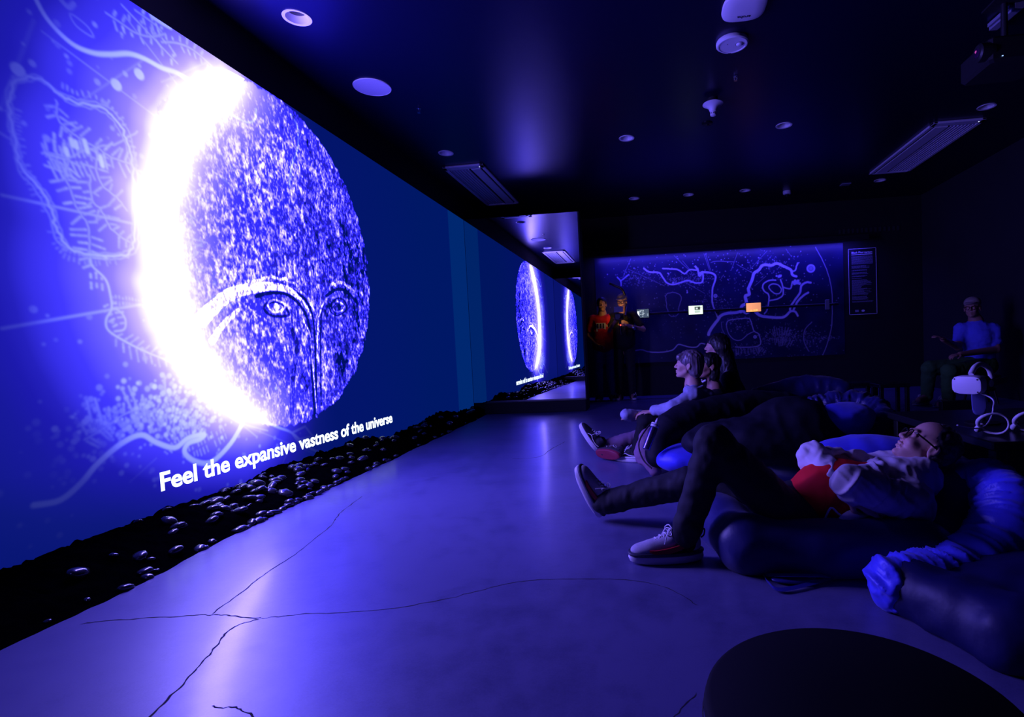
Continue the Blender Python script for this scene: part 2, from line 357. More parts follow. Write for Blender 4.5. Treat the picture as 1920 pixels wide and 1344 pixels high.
# settlements along the upper edge
for l in [[(195, 25), (225, 45), (250, 62), (280, 70), (305, 65)], [(300, 80), (330, 82), (360, 95), (395, 125)], [(250, 20), (285, 45), (300, 60)], [(225, 10), (330, 120)]]:
    T.line(l, .012, .7); T.comb(l, .07, .028, .06, .7, ang=70)
T.line([(128, 30), (140, 50), (165, 68), (172, 68), (160, 50), (135, 30)], .01, .5, closed=True); T.line([(110, 0), (125, 15), (135, 8)], .04, .4)
for c in [(30, 132), (215, 160), (258, 140)]: T.dot(c, .03, .8)
T.line([(282, 30), (300, 42), (315, 50)], .06, .9)
T.line([(430, 215), (460, 230), (475, 225), (478, 205)], .02, .9)
T.line([(543, 215), (556, 240), (556, 280), (545, 310), (540, 350)], .02, 1.2)
for k in range(4): T.line([(388 - 6 * k, 235 + 3 * k), (372 - 6 * k, 270), (368 - 4 * k, 300)], .01, .5)
for k in range(11): T.line([(360 + 9 * k, 640 + 7 * k), (400 + 10 * k, 690 + 6 * k)], .006, .45)
for k in range(60): a = random.uniform(0, 1); T.line([(350 + random.gauss(0, 14), 300 + 320 * a), (358 + random.gauss(0, 14), 312 + 320 * a)], .012, .5)
T.line([(360, 720), (400, 755), (440, 790), (500, 808)], .01, .7)
# crescent and glow
OUT = [(3.62, 2.972), (3.38, 2.93), (3.16, 2.74), (2.96, 2.46), (2.81, 2.12), (2.735, 1.71), (2.765, 1.25), (2.90, .95), (3.12, .72), (3.34, .585), (3.58, .505)]
INN = [(3.42, .66), (3.27, .80), (3.12, 1.02), (3.02, 1.26), (2.975, 1.5), (2.985, 1.85), (3.06, 2.15), (3.19, 2.40), (3.35, 2.60), (3.50, 2.76)]
cres = [tuple(p) for p in spline(OUT, 6)] + [tuple(p) for p in spline(INN, 6)]
mask = np.zeros((H_, W_), bool); cp = np.array(cres)
for i in range(len(cp)):
    x1, y1 = cp[i]; x2, y2 = cp[(i + 1) % len(cp)]
    if y1 == y2: continue
    c = ((y1 <= ZZ) & (ZZ < y2)) | ((y2 <= ZZ) & (ZZ < y1))
    mask ^= c & (YY < (x2 - x1) * (ZZ - y1) / (y2 - y1) + x1)
small = mask[::6, ::6].astype(np.float32); ys, xs = np.nonzero(small)
edge = np.stack([gy[::6][xs], gz[::6][ys]], 1)[::3]
dd = np.full(small.shape, 9., np.float32); gY, gZ = YY[::6, ::6], ZZ[::6, ::6]
for p in edge: dd = np.minimum(dd, np.hypot(gY - p[0], gZ - p[1]))
def up(A):       # bilinear enlargement to the full canvas
    iy = np.clip(np.arange(H_) / 6, 0, A.shape[0] - 1.001); ix = np.clip(np.arange(W_) / 6, 0, A.shape[1] - 1.001)
    a = iy.astype(int); b = ix.astype(int); fy = (iy - a)[:, None]; fx = ix - b
    return (A[a][:, b] * (1 - fx) + A[a][:, b + 1] * fx) * (1 - fy) + (A[a + 1][:, b] * (1 - fx) + A[a + 1][:, b + 1] * fx) * fy
DD = blur(up(dd), 8)
FC = (3.91, 1.72)
ph = np.arctan2(ZZ - FC[1], YY - FC[0]); rr = np.hypot((YY - FC[0]) / 1.235, (ZZ - FC[1]) / 1.27)
def n2(s, sd, oct_=3, st=1.):
    o = 0; a = 1; P3 = np.stack([YY, ZZ * st, np.full_like(YY, sd * 3.1)], -1)
    for k in range(oct_): o = o + a * vnoise(P3, s * 2 ** k, sd + k); a *= .6
    return o
edge_n = .012 * vnoise(np.stack([ph * 22, rr * 0, rr * 0], -1), 1., 3) + .008 * vnoise(np.stack([ph * 90, rr * 0, rr * 0], -1), 1., 4)
inside = (rr + edge_n < 1.0) & (YY > 2.9)
face = blur(inside.astype(np.float32), 1)
left = np.clip((FC[0] - .15 - YY) / .8, 0, 1)
glow = np.interp(DD, [0, .04, .1, .2, .3, .4, .5, .66, .85, 1.2], [3.4, 2.6, 2.05, 1.55, 1.22, 1.02, .82, .46, .30, .15])
lowfade = np.clip(1 - (.5 - ZZ) * 1.3 * (ZZ < .5), .3, 1)
side = np.clip((FC[0] + .55 - YY) / 1.1, 0, 1)
v_out = glow * side * lowfade * (1 - .25 * np.clip((ZZ - 2.5), 0, .5)) + .10
gin = np.interp(DD, [0, .05, .12, .25, .45, .8, 1.4], [3.3, 2.5, 2.05, 1.55, 1.12, .92, .84])
# hammered face: speckle, brow arches, eyes and nose ridge
spk = n2(22, 11, 3, .6); spk2 = n2(70, 23, 2, .65); patch = n2(3.2, 31, 2, .6)
spk3 = n2(36, 47, 2, .6); sp = np.clip((spk * .55 + spk2 * .7 + spk3 * .6 + patch * .5 + .03) * 1.05, -.25, 1.35)
sp *= np.interp(DD, [.1, .45], [.25, 1])
drk = np.clip((-spk * .9 - patch * .9 - .7) * 2.5, 0, 1)
B_ = Draw(wyz, (SY0, 0.), RES, (H_, W_)); K_ = Draw(wyz, (SY0, 0.), RES, (H_, W_))
B_.line([(375, 600), (400, 575), (430, 552), (465, 542), (500, 538), (530, 541), (552, 552)], .10, 1.5, w1=.045)
B_.line([(552, 552), (568, 568), (580, 590)], .03, 1.2, w1=.02); B_.line([(395, 640), (420, 605), (445, 582)], .05, 1.2, w1=.02)
B_.line([(465, 530), (500, 522), (540, 527), (575, 560), (588, 585)], .02, 1., jit=.006)
K_.line([(478, 556), (505, 549), (535, 552), (558, 570), (575, 600), (580, 640), (583, 700), (588, 775)], .03, 1.)
K_.line([(550, 545), (572, 565), (583, 590), (588, 630), (590, 700), (592, 770)], .025, 1.)
B_.line([(566, 600), (578, 625), (583, 670), (588, 730), (592, 772)], .016, 1.2, jit=.003); B_.line([(606, 565), (598, 585), (594, 610), (593, 680)], .018, 1.1, jit=.003)
K_.line([(604, 575), (600, 600), (599, 650), (600, 760)], .02, .9); K_.line([(610, 555), (630, 543), (650, 548), (668, 570)], .03, 1.); B_.line([(620, 535), (640, 530), (660, 545)], .03, .9, jit=.006)
B_.line([(500, 570), (513, 563), (532, 572), (525, 583), (508, 585)], .016, 1.4, closed=True); B_.dot((516, 576), .03, 1.6); K_.line([(492, 576), (508, 566), (528, 572), (540, 590), (520, 594), (502, 590)], .022, .9, closed=True)
B_.line([(622, 575), (630, 566), (642, 572), (640, 582), (628, 585)], .012, 1., closed=True); K_.dot((634, 576), .03, 1); K_.line([(616, 580), (626, 562), (642, 562), (648, 580), (630, 592)], .016, .9, closed=True)
K_.line([(545, 620), (555, 650), (548, 700), (545, 780)], .05, .5)
B_.line([(440, 560), (480, 590), (520, 620), (540, 690), (545, 770)], .012, .4)
bsp = B_.A * np.clip(.9 + .6 * spk2, .3, 1.6)
v_in = np.maximum(gin, 0) * (1 - .8 * K_.A) * (1 - .75 * drk * np.clip((DD - .3) / .4, 0, 1)) 
v_in = v_in + (sp * 1.25 * (1 - .85 * K_.A)) + bsp * 1.3
v_in = np.minimum(v_in, 3.4)
vv = v_out * (1 - face) + v_in * face
vv = np.where(mask, 3.4, vv)
ST = [0, .1, .25, .5, .75, 1.0, 1.3, 1.7, 2.1, 2.6, 3.4]
CR = [0, .001, .004, .012, .035, .055, .15, .32, .62, 1.1, 2.6]
CG = [.005, .007, .009, .010, .028, .042, .12, .24, .48, 1.0, 2.1]
CB = [.12, .15, .20, .42, .80, 1.05, 1.35, 1.9, 2.8, 4.2, 7.5]
img = np.zeros((H_, W_, 4), np.float32); img[..., 3] = 1
for c, tab in enumerate((CR, CG, CB)): img[..., c] = np.interp(vv, ST, tab)
far = np.clip((YY - 4.3) / 2.2, 0, 1)
img[..., 2] = np.where(face < .5, np.minimum(img[..., 2], np.maximum(1.25, img[..., 0] * 1.1)), img[..., 2])
img[..., 2] *= 1 + 3.6 * face * np.clip((vv - .6) / .4, 0, 1) * np.clip(DD / .3, 0, 1)   # over-range blue: the disc is the main lamp of the room
img[..., 0] *= 1 - .9 * far * (1 - face); img[..., 2] *= 1 - .12 * far * (1 - face)
img[..., 1] += .002 * far * (1 - face)
band = ((YY > 7.42) & (YY < 8.062)).astype(np.float32); img[..., 1] += .012 * blur(band, 3); img[..., 2] += .03 * blur(band, 3)
trk = blur(np.minimum(T.A, 1.2), 1)
amt = trk * np.interp(vv, [0, .4, .7, 1.0, 1.6, 3], [.01, .05, .2, .62, 1.0, .8])
for c, q in enumerate((.38, .50, .9)): img[..., c] += amt * q
def pixels(name, A):
    im = bpy.data.images.new(name, A.shape[1], A.shape[0], float_buffer=True, alpha=False)
    im.colorspace_settings.name = 'Linear Rec.709'
    im.pixels.foreach_set(np.ascontiguousarray(A, dtype=np.float32).ravel()); im.update(); im.pack(); return im
def quad(name, v, m, parent=None):
    me = bpy.data.meshes.new(name); me.from_pydata(v, [], [(0, 1, 2, 3)]); uv = me.uv_layers.new(name='UVMap')
    for i, c in enumerate([(0, 0), (1, 0), (1, 1), (0, 1)]): uv.data[i].uv = c
    return link(name, me, m, parent)
def emis_img(name, im, s=1.):
    m = bpy.data.materials.new(name); m.use_nodes = True; nt = m.node_tree; nt.nodes.clear()
    t = nt.nodes.new('ShaderNodeTexImage'); t.image = im; e = nt.nodes.new('ShaderNodeEmission'); e.inputs[1].default_value = s
    o = nt.nodes.new('ShaderNodeOutputMaterial'); nt.links.new(t.outputs[0], e.inputs[0]); nt.links.new(e.outputs[0], o.inputs[0]); return m
def emis(name, c, s):
    m = bpy.data.materials.new(name); m.use_nodes = True; nt = m.node_tree; nt.nodes.clear()
    e = nt.nodes.new('ShaderNodeEmission'); e.inputs[0].default_value = (*c, 1); e.inputs[1].default_value = s
    o = nt.nodes.new('ShaderNodeOutputMaterial'); nt.links.new(e.outputs[0], o.inputs[0]); return m
screen = MB().box((WX + .001, SY0, .002), (WX + .008, SY1, 2.996)).build('projection_screen', M_wall)
tag(screen, 'wall-long screen showing a blue glowing disc with a hammered face and town map lines', 'screen')
xs_ = WX + .0095
quad('displayed_picture', [(xs_, SY0, 0.002), (xs_, SY1, 0.002), (xs_, SY1, 2.996), (xs_, SY0, 2.996)], emis_img('screen_picture', pixels('screen_picture', img)), screen)
me = bpy.data.meshes.new('light_crescent'); me.from_pydata([(WX + .012, p[0], p[1]) for p in cres], [], [tuple(range(len(cres)))])
bm = bmesh.new(); bm.from_mesh(me); bmesh.ops.triangulate(bm, faces=bm.faces); bmesh.ops.recalc_face_normals(bm, faces=bm.faces); bm.to_mesh(me); bm.free()
tag(link('light_crescent', me, emis('crescent_light', (.225, .165, 1), CRESCENT_LIGHT), screen), 'blinding white crescent on the left rim of the disc')
# caption
INTER = None
def text(name, s, size, loc, xdir, ydir, m, parent, extrude=.001, bold=0., width=None, align='LEFT'):
    cu = bpy.data.curves.new(name, 'FONT'); cu.body = s; cu.size = size; cu.extrude = extrude; cu.offset = bold; cu.align_x = align
    if INTER: cu.font = INTER
    o = bpy.data.objects.new('tmp_text', cu); COL.objects.link(o); dg = bpy.context.evaluated_depsgraph_get()
    me = bpy.data.meshes.new_from_object(o.evaluated_get(dg)); bpy.data.objects.remove(o)
    x = _n(np.array(xdir, float)); y = _n(np.array(ydir, float)); z = np.cross(x, y)
    sx = 1.
    if width:
        xs = [v.co.x for v in me.vertices]; sx = width / (max(xs) - min(xs))
    for v in me.vertices: v.co = Vector(np.array(loc) + x * v.co.x * sx + y * v.co.y + z * v.co.z)
    return link(name, me, m, parent)
text('caption', 'Feel the expansive vastness of the universe', .148, (WX + .013, 2.71, .245), (0, 1, 0), (0, 0, 1), emis('caption_white', (.75, .9, 1), 1.8), screen, bold=.0035, width=2.72)['label'] = 'white caption line reading Feel the expansive vastness of the universe'

# ------------------------------------------------------------------ ceiling: recessed lamps cut into the slab, and the devices on it
K = (CZ - EYE) / (3.0 - EYE)
def cp_(x, y): return (x * K, y * K)
M_lampwhite = mat('white_enamel', (.8, .78, .82), .4, .5)
lamps = [(-2.038, 3.094, .093, 'largest recessed ceiling lamp, beside the top of the glowing screen'), (-2.024, 5.373, .088, 'recessed ceiling lamp beside the long panel near the screen wall'),
         (-.176, 5.399, .088, 'recessed ceiling lamp alone in the dark middle of the ceiling'), (1.339, 5.425, .088, 'recessed ceiling lamp between the bell-shaped detector and the right panel'),
         (3.146, 5.404, .088, 'recessed ceiling lamp just beyond the near corner of the right panel'), (-.178, 7.591, .085, 'leftmost recessed lamp of the far ceiling row'),
         (.574, 7.61, .085, 'second recessed lamp from the left in the far ceiling row'), (1.34, 7.61, .085, 'recessed lamp left of the small dome detector in the far ceiling row'),
         (3.099, 7.612, .085, 'recessed lamp at the far end of the right ceiling panel')]
cut = MB()
for x, y, r, _ in lamps: X, Y = cp_(x, y); cut.lathe([(r * .86, CZ - .05), (r * .86, CZ + .085)], 28, (X, Y, 0))
co = cut.build('tmp_cut', None); md = ceil.modifiers.new('b', 'BOOLEAN'); md.object = co; md.operation = 'DIFFERENCE'; md.solver = 'EXACT'
dg = bpy.context.evaluated_depsgraph_get(); nm = bpy.data.meshes.new_from_object(ceil.evaluated_get(dg)); ceil.modifiers.clear(); ceil.data = nm; bpy.data.objects.remove(co)
for x, y, r, lb in lamps:
    X, Y = cp_(x, y); t = empty('recessed_lamp', (X, Y, CZ), lb, 'lamp', 'recessed ceiling lamps')
    MB().lathe([(r * .78, .004), (r * .8, -.002), (r, -.005), (r * 1.02, 0)], 32, (X, Y, CZ), caps=False).build('trim_ring', M_lampwhite, t)
    MB().lathe([(r * .8, -.001), (r * .74, .02), (r * .60, .045)], 32, (X, Y, CZ), caps=False).build('reflector_bowl', M_lampwhite, t)
    MB().lathe([(r * .60, .044), (r * .60, .06)], 24, (X, Y, CZ)).build('bulb', mat('dark_glass', (.02, .02, .03), .15), t)
def disc(name, x, y, prof, m, lb, cat, n=40):
    X, Y = cp_(x, y); t = empty(name, (X, Y, CZ), lb, cat); return t, X, Y
t, X, Y = disc('ceiling_speaker', -2.04, 3.959, None, None, 'flush round white speaker grille on the ceiling near the screen', 'speaker')
MB().lathe([(.150, .0), (.158, -.006), (.160, -.001)], 48, (X, Y, CZ), caps=False).build('rim', M_lampwhite, t)
MB().lathe([(.152, .0), (.152, -.005)], 48, (X, Y, CZ)).build('grille', mat('perforated_white_grille', (.62, .6, .66), .6, .3, noise=(420, .25)), t)
# round wireless access point
t, X, Y = disc('access_point', .637, 3.455, None, None, 'large rounded white wireless access point cut by the top of the frame', 'access point')
M_ap = mat('access_point_white', (.74, .72, .8), .45)
prims = [ell((X, Y, CZ - .018), (.165, .165, .032), .01)]
me = MB()
sq = []
for k in range(48):
    a = 2 * math.pi * k / 48; c, s_ = math.cos(a), math.sin(a); p = 3.2; rr_ = .155 / (abs(c) ** p + abs(s_) ** p) ** (1 / p); sq.append((c * rr_, s_ * rr_))
v = []; f = []
for sc_, z in ((.8, 0), (.97, -.008), (1, -.018), (.97, -.032), (.85, -.042), (.5, -.047), (.05, -.048)):
    v += [(X + a * sc_, Y + b * sc_, CZ + z) for a, b in sq]
for k in range(6):
    for i in range(48): j = (i + 1) % 48; f.append((k * 48 + i, k * 48 + j, k * 48 + 48 + j, k * 48 + 48 + i))
f.append(tuple(range(6 * 48, 7 * 48))); me.add(v, f, True).build('shell', M_ap, t)
text('logo', 'aruba', .042, (X + .055, Y + .055, CZ - .0475), (-1, 0, 0), (0, 1, 0), mat('dark_print', (.03, .03, .06), .6), t, extrude=.0006, bold=.0012)
# presence detector
t, X, Y = disc('presence_detector', .623, 3.851, None, None, 'round white presence detector with a small clear lens, below the access point', 'detector')
MB().lathe([(.122, 0), (.128, -.012), (.126, -.028), (.116, -.036), (.106, -.036), (.104, -.032), (.02, -.032)], 48, (X, Y, CZ)).build('housing', M_ap, t)
MB().lathe([(.026, -.030), (.026, -.036), (.018, -.046), (.004, -.049)], 24, (X + .052, Y - .012, CZ)).build('lens', mat('clear_lens', (.8, .8, .9), .05, .8), t)
MB().lathe([(.029, -.030), (.031, -.035), (.027, -.035)], 24, (X + .052, Y - .012, CZ), caps=False).build('lens_ring', mat('grey_ring', (.2, .2, .25), .4), t)
MB().lathe([(.004, -.031), (.004, -.0335)], 12, (X - .04, Y - .02, CZ)).build('status_lamp', mat('dark_print'), t)
MB().box((X - .02, Y + .108, CZ - .0365), (X + .004, Y + .12, CZ - .0355)).build('printed_mark', mat('dark_print'), t)
# bell shaped detector on a dark mount
t, X, Y = disc('bell_detector', .585, 4.70, None, None, 'white bell-shaped detector hanging on a dark mount in mid ceiling', 'detector')
MB().lathe([(.05, 0), (.05, -.05), (.03, -.055)], 24, (X, Y, CZ)).build('mount', M_black, t)
MB().lathe([(.03, -.05), (.098, -.052), (.1, -.058), (.07, -.075), (.045, -.095), (.034, -.125), (.032, -.13)], 36, (X, Y, CZ)).build('flange', M_ap, t)
MB().lathe([(.026, -.125), (.03, -.15), (.028, -.165), (.012, -.172)], 24, (X, Y, CZ)).build('sensor_head', M_ap, t)
for k in range(8):
    a = k * math.pi / 4; MB().box((X + .028 * math.cos(a) - .004, Y + .028 * math.sin(a) - .004, CZ - .152), (X + .028 * math.cos(a) + .004, Y + .028 * math.sin(a) + .004, CZ - .143)).build('slot', M_black, t)
t, X, Y = disc('dark_ceiling_rose', .59, 5.209, None, None, 'small black round fitting on the ceiling behind the bell-shaped detector', 'ceiling fitting')
MB().lathe([(.058, 0), (.058, -.008), (.05, -.014), (.02, -.016)], 32, (X, Y, CZ)).build('plate', mat('black_plastic', (.006, .006, .008), .3), t)
MB().lathe([(.014, -.014), (.014, -.026), (.004, -.028)], 16, (X, Y, CZ)).build('nozzle', mat('black_plastic'), t)
t, X, Y = disc('dome_detector', 1.941, 7.80, None, None, 'small white dome detector with a black bulb in the far ceiling row', 'detector')
MB().lathe([(.062, 0), (.065, -.02), (.06, -.05), (.045, -.056)], 32, (X, Y, CZ)).build('housing', M_ap, t)
MB().lathe([(.03, -.05), (.034, -.065), (.022, -.088), (.005, -.095)], 24, (X, Y, CZ)).build('bulb', mat('black_plastic'), t)
for x, y, lb in ((-1.857, 4.367, 'tiny sprinkler head on the ceiling between speaker and long panel'), (.719, 4.345, 'tiny sprinkler head on the ceiling between the two white detectors')):
    t, X, Y = disc('sprinkler_head', x, y, None, None, lb, 'sprinkler')
    MB().lathe([(.02, 0), (.022, -.004), (.01, -.008)], 20, (X, Y, CZ)).build('escutcheon', mat('chrome', (.5, .5, .6), .25, metal=1.), t)
    MB().lathe([(.006, -.006), (.006, -.018)], 12, (X, Y, CZ)).tube([(X - .012, Y, CZ - .014), (X - .013, Y, CZ - .03), (X, Y, CZ - .042), (X + .013, Y, CZ - .03), (X + .012, Y, CZ - .014)], .0025, 6).build('yoke', mat('chrome'), t)
    MB().lathe([(.014, -.042), (.015, -.044)], 16, (X, Y, CZ)).build('deflector', mat('chrome'), t)
X, Y = cp_(2.675, 7.667); t = empty('ceiling_plate', (X, Y, CZ), 'small square glossy plate near the far end of the ceiling', 'ceiling fitting')
MB().bbox((X - .07, Y - .06, CZ - .012), (X + .07, Y + .06, CZ), .003).build('plate', mat('dim_white_plastic', (.3, .3, .4), .35), t); MB().box((X - .05, Y - .04, CZ - .0135), (X + .05, Y + .04, CZ - .012)).build('inner_panel', mat('grey_ring'), t)
# air conditioning panels
def ac(x0, x1, y0, y1, lb, slots_left):
    t = empty('air_conditioning_panel', ((x0 + x1) / 2, (y0 + y1) / 2, CZ), lb, 'air conditioner', 'ceiling air conditioning panels')
    xs = x0 + .60 * (x1 - x0) if slots_left else x0 + .42 * (x1 - x0)
    fr = MB(); e = .05
    fr.bbox((x0, y0, CZ - .026), (x1, y0 + e + .05, CZ), .006).bbox((x0, y1 - e, CZ - .026), (x1, y1, CZ), .006).bbox((x0, y0, CZ - .026), (x0 + e, y1, CZ), .006).bbox((x1 - e, y0, CZ - .026), (x1, y1, CZ), .006)
    fr.build('frame', M_ap, t)
    a, b = (x0 + e, xs) if slots_left else (xs, x1 - e)
    gr = MB().box((a + .01, y0 + .13, CZ - .016), (b - .01, y1 - .08, CZ - .008)).build('return_grille', mat('blue_grey_grille', (.45, .45, .6), .5), t)  # even blue-grey backing, duller than the white frame and slats
    n = 7
    for k in range(n):
        xx = a + .02 + (b - a - .04) * k / (n - 1); MB().box((xx - .004, y0 + .14, CZ - .024), (xx + .004, y1 - .09, CZ - .012)).build('slat', M_ap, gr)
    c, d = (xs, x1 - e) if slots_left else (x0 + e, xs)
    MB().bbox((c + .02, y0 + .12, CZ - .03), (d - .02, y1 - .07, CZ - .012), .004).build('louvre_flap', M_ap, t)
    MB().box((c - .001, y0 + .1, CZ - .0265), (c + .004, y1 - .06, CZ - .02)).build('outlet_gap', M_black, t)
    MB().lathe([(.005, 0), (.004, -.004)], 10, (x1 - .06, y0 + .05, CZ - .026)).build('indicator_lamp', emis('tiny_indicator', (.6, .7, 1), 2.5) if 'tiny_indicator' not in bpy.data.materials else bpy.data.materials['tiny_indicator'], t)
ac(-2.215 * K, -1.755 * K, 5.735 * K, 7.34 * K, 'long ceiling air conditioning panel close to the screen wall', True)
ac(2.813 * K, 3.30 * K, 5.66 * K, 7.248 * K, 'long ceiling air conditioning panel on the right side', False)
ac(-2.23 * K, -1.745 * K, 1.35, 3.2, 'near ceiling air conditioning panel seen only in the tall mirror', True)
# projector hanging near the top right corner, with its bracket
P0 = atz(1838, 120, 2.93)
t = empty('projector', (P0[0], P0[1], CZ), 'black ceiling projector with a faint magenta lens, top right', 'projector')
px_, py_ = P0[0], P0[1]
M_proj = mat('projector_black', (.02, .02, .024), .45, .4)
MB().bbox((px_ - .06, py_ - .22, 2.84), (px_ + .36, py_ + .16, 3.02), .02).build('body', M_proj, t)
LM = Matrix.Translation((px_ - .02, py_ - .17, 2.93)) @ Matrix.Rotation(R(-90), 4, 'Y') @ Matrix.Rotation(R(0), 4, 'X')
MB().lathe([(.058, 0), (.062, .03), (.062, .09), (.05, .1)], 28, M=LM).build('lens_barrel', M_proj, t)
le = MB().lathe([(.046, .09), (.03, .101), (.004, .105)], 24, M=LM).build('lens', mat('lens_glass', (.05, .01, .06), .06, .9), t)
MB().lathe([(.010, .104), (.006, .107)], 12, M=LM @ Matrix.Translation((.012, .006, 0))).build('lens_glint', emis('magenta_glint', (.55, .06, .45), .9), t)
MB().tube([(px_ + .15, py_ - .03, 3.02), (px_ + .15, py_ - .03, CZ)], .022, 14).box((px_ + .05, py_ - .13, CZ - .012), (px_ + .25, py_ + .07, CZ)).build('ceiling_bracket', M_proj, t)
MB().lathe([(.005, 0), (.004, .004)], 10, (px_ + .02, py_ - .223, 2.87)).build('power_lamp', emis('blue_pin_lamp', (.3, .5, 1), 2.), t)
# slim fluorescent style fitting above it
a = atz(1862, 57, CZ - .05); b = atz(1912, 14, CZ - .05)
t = empty('track_light', tuple((a + b) / 2), 'slim bar fitting on the ceiling in the top right corner', 'lamp')
d = (b - a) * np.array([1, 1, 0]); L_ = np.linalg.norm(d); ang = math.atan2(d[1], d[0]) ; rm = Matrix.Rotation(ang, 3, 'Z')
MB().box((a[0], a[1] - .03, CZ - .05), (a[0] + L_, a[1] + .03, CZ), rm, (a[0], a[1], 0)).build('housing', mat('dim_white_plastic'), t)
MB().box((a[0] + .02, a[1] - .055, CZ - .035), (a[0] + L_ - .02, a[1] - .04, CZ - .01), rm, (a[0], a[1], 0)).box((a[0] + .02, a[1] + .04, CZ - .035), (a[0] + L_ - .02, a[1] + .055, CZ - .01), rm, (a[0], a[1], 0)).build('side_fin', mat('dim_white_plastic'), t)
# coloured spill of the projector lens on the ceiling
def spot(name, loc, tgt, power, color, size, blend=1.):
    l = bpy.data.lights.new(name, 'SPOT'); l.energy = power; l.color = color; l.spot_size = R(size); l.spot_blend = blend; l.shadow_soft_size = .03
    o = bpy.data.objects.new(name, l); COL.objects.link(o); o.location = loc; o.rotation_euler = (Vector(tgt) - Vector(loc)).to_track_quat('-Z', 'Y').to_euler(); return o
c0 = atz(1310, 255, CZ)

# ------------------------------------------------------------------ far wall: chart, poster, rail with tablets
CY = BACK - .012
CX0, CX1, CZ0, CZ1, CR_ = -1.02, 3.42, .62, 2.60, 330
cw, chh = int((CX1 - CX0) * CR_), int((CZ1 - CZ0) * CR_)
def cxz(p): q = aty(p[0], p[1], CY); return (q[0], q[2])
C_ = Draw(cxz, (CX0, CZ0), CR_, (chh, cw)); _l1 = C_.line; C_.line = lambda pts, w, v=1., sm=5, jit=0, closed=False, w1=None: _l1(pts, w * .78, v, sm, jit or .0012, closed, None if w1 is None else w1 * .78); D_ = Draw(cxz, (CX0, CZ0), CR_, (chh, cw))
q = lambda *a: [(1100 + x / 3.84, 450 + y / 3.84) for x, y in a]      # from an enlarged view of the chart
C_.line(q((412, 205), (450, 230), (520, 235), (548, 270), (580, 310), (625, 320), (680, 305), (730, 292), (780, 308), (828, 305), (838, 270), (835, 235)), .035, .85)
C_.line(q((548, 205), (600, 208), (660, 215), (705, 243), (740, 215), (790, 217)), .03, .85); C_.line(q((783, 190), (800, 215), (812, 258), (833, 230)), .04, .85)
C_.line(q((812, 240), (835, 232), (890, 235), (925, 255), (925, 290), (908, 340), (903, 400), (905, 450), (920, 500), (945, 560)), .045, .85, w1=.03)
C_.line(q((878, 680), (895, 640), (940, 580), (965, 545), (1010, 528), (1080, 522), (1120, 512), (1150, 525), (1170, 515)), .07, .85, w1=.06)
C_.line(q((1110, 515), (1118, 475), (1150, 455), (1142, 405), (1170, 390), (1165, 350), (1190, 290), (1205, 240), (1240, 215), (1270, 180), (1330, 182), (1370, 168), (1420, 190), (1470, 215), (1480, 250), (1510, 262)), .075, .95, w1=.05)
C_.line(q((1470, 225), (1500, 220), (1510, 190), (1520, 165)), .03, .8)
C_.line(q((1210, 510), (1245, 540), (1290, 552), (1400, 558), (1440, 540), (1465, 515), (1500, 515), (1520, 545)), .07, .85, w1=.04)
C_.line(q((1465, 515), (1468, 480), (1500, 430), (1535, 380), (1545, 330), (1580, 305), (1612, 306)), .045, .8); C_.line(q((1490, 500), (1520, 440), (1560, 400), (1595, 378)), .045, .8)
C_.line(q((1360, 288), (1310, 292), (1270, 320), (1275, 365), (1308, 390), (1312, 435), (1300, 500), (1280, 530)), .03, .8)
C_.line(q((1395, 285), (1408, 320), (1415, 360), (1410, 400), (1370, 425), (1320, 435)), .03, .8); C_.line(q((1415, 340), (1465, 350), (1478, 310)), .03, .75)
C_.line(q((1312, 340), (1335, 317), (1375, 322), (1402, 355), (1385, 385), (1345, 380)), .025, .75, closed=True)
C_.line(q((345, 795), (400, 790), (440, 803), (500, 808), (560, 805), (620, 790), (660, 752), (700, 760), (740, 770), (790, 770), (820, 745), (850, 748)), .025, .75)
C_.line(q((220, 268), (245, 295), (248, 328)), .03, .7); C_.line(q((245, 295), (270, 275), (302, 250)), .03, .7)
C_.line(q((570, 420), (580, 385), (640, 380), (680, 410), (665, 480), (655, 540), (600, 545), (580, 490)), .014, .4, closed=True, jit=.004)
C_.line(q((1005, 610), (1020, 580), (1070, 570), (1110, 565), (1170, 565), (1190, 610), (1205, 655), (1240, 680), (1250, 750), (1190, 770), (1070, 770)), .02, .6)
C_.line(q((1005, 610), (1020, 670), (1060, 715), (1110, 720), (1160, 680), (1210, 655)), .015, .55); C_.line(q((970, 590), (975, 640), (1000, 690)), .012, .4)
for cpt, r_ in (((1614, 205), .075), ((927, 402), .035), ((1212, 697), .03)):
    for k in range(3): pass
    C_.dot(q(cpt)[0], r_, .75); D_.dot(q(cpt)[0], r_ * .62, .6); C_.dot(q(cpt)[0], r_ * .45, .9)
for cpt, n_, r_ in (((1388, 262), 9, .035), ((1508, 303), 12, .05), ((588, 243), 4, .02), ((728, 374), 5, .02), ((625, 303), 5, .02)):
    for k in range(n_): C_.dot((q(cpt)[0][0] + random.gauss(0, r_ * 55), q(cpt)[0][1] + random.gauss(0, r_ * 40)), r_ * .5, .8)
C_.line(q((1648, 52), (1700, 150), (1740, 250), (1765, 370), (1768, 500), (1760, 640), (1720, 780), (1670, 880)), .016, .5)
for a, b in (((318, 135), (258, 275)), ((630, 112), (690, 172)), ((690, 150), (745, 215)), ((680, 165), (760, 235)), ((845, 98), (885, 220)), ((855, 98), (892, 220)), ((1300, 78), (1175, 212)), ((1085, 95), (1040, 220)), ((1435, 65), (1475, 120)), ((1080, 175), (1200, 240)), ((700, 300), (850, 385)), ((300, 210), (560, 330)), ((1210, 330), (1290, 260))): C_.line(q(a, b), .007, .4)
C_.line(q((895, 162), (940, 152), (1060, 158)), .012, .35); C_.line(q((1620, 590), (1570, 650), (1565, 730), (1600, 800)), .02, .35)
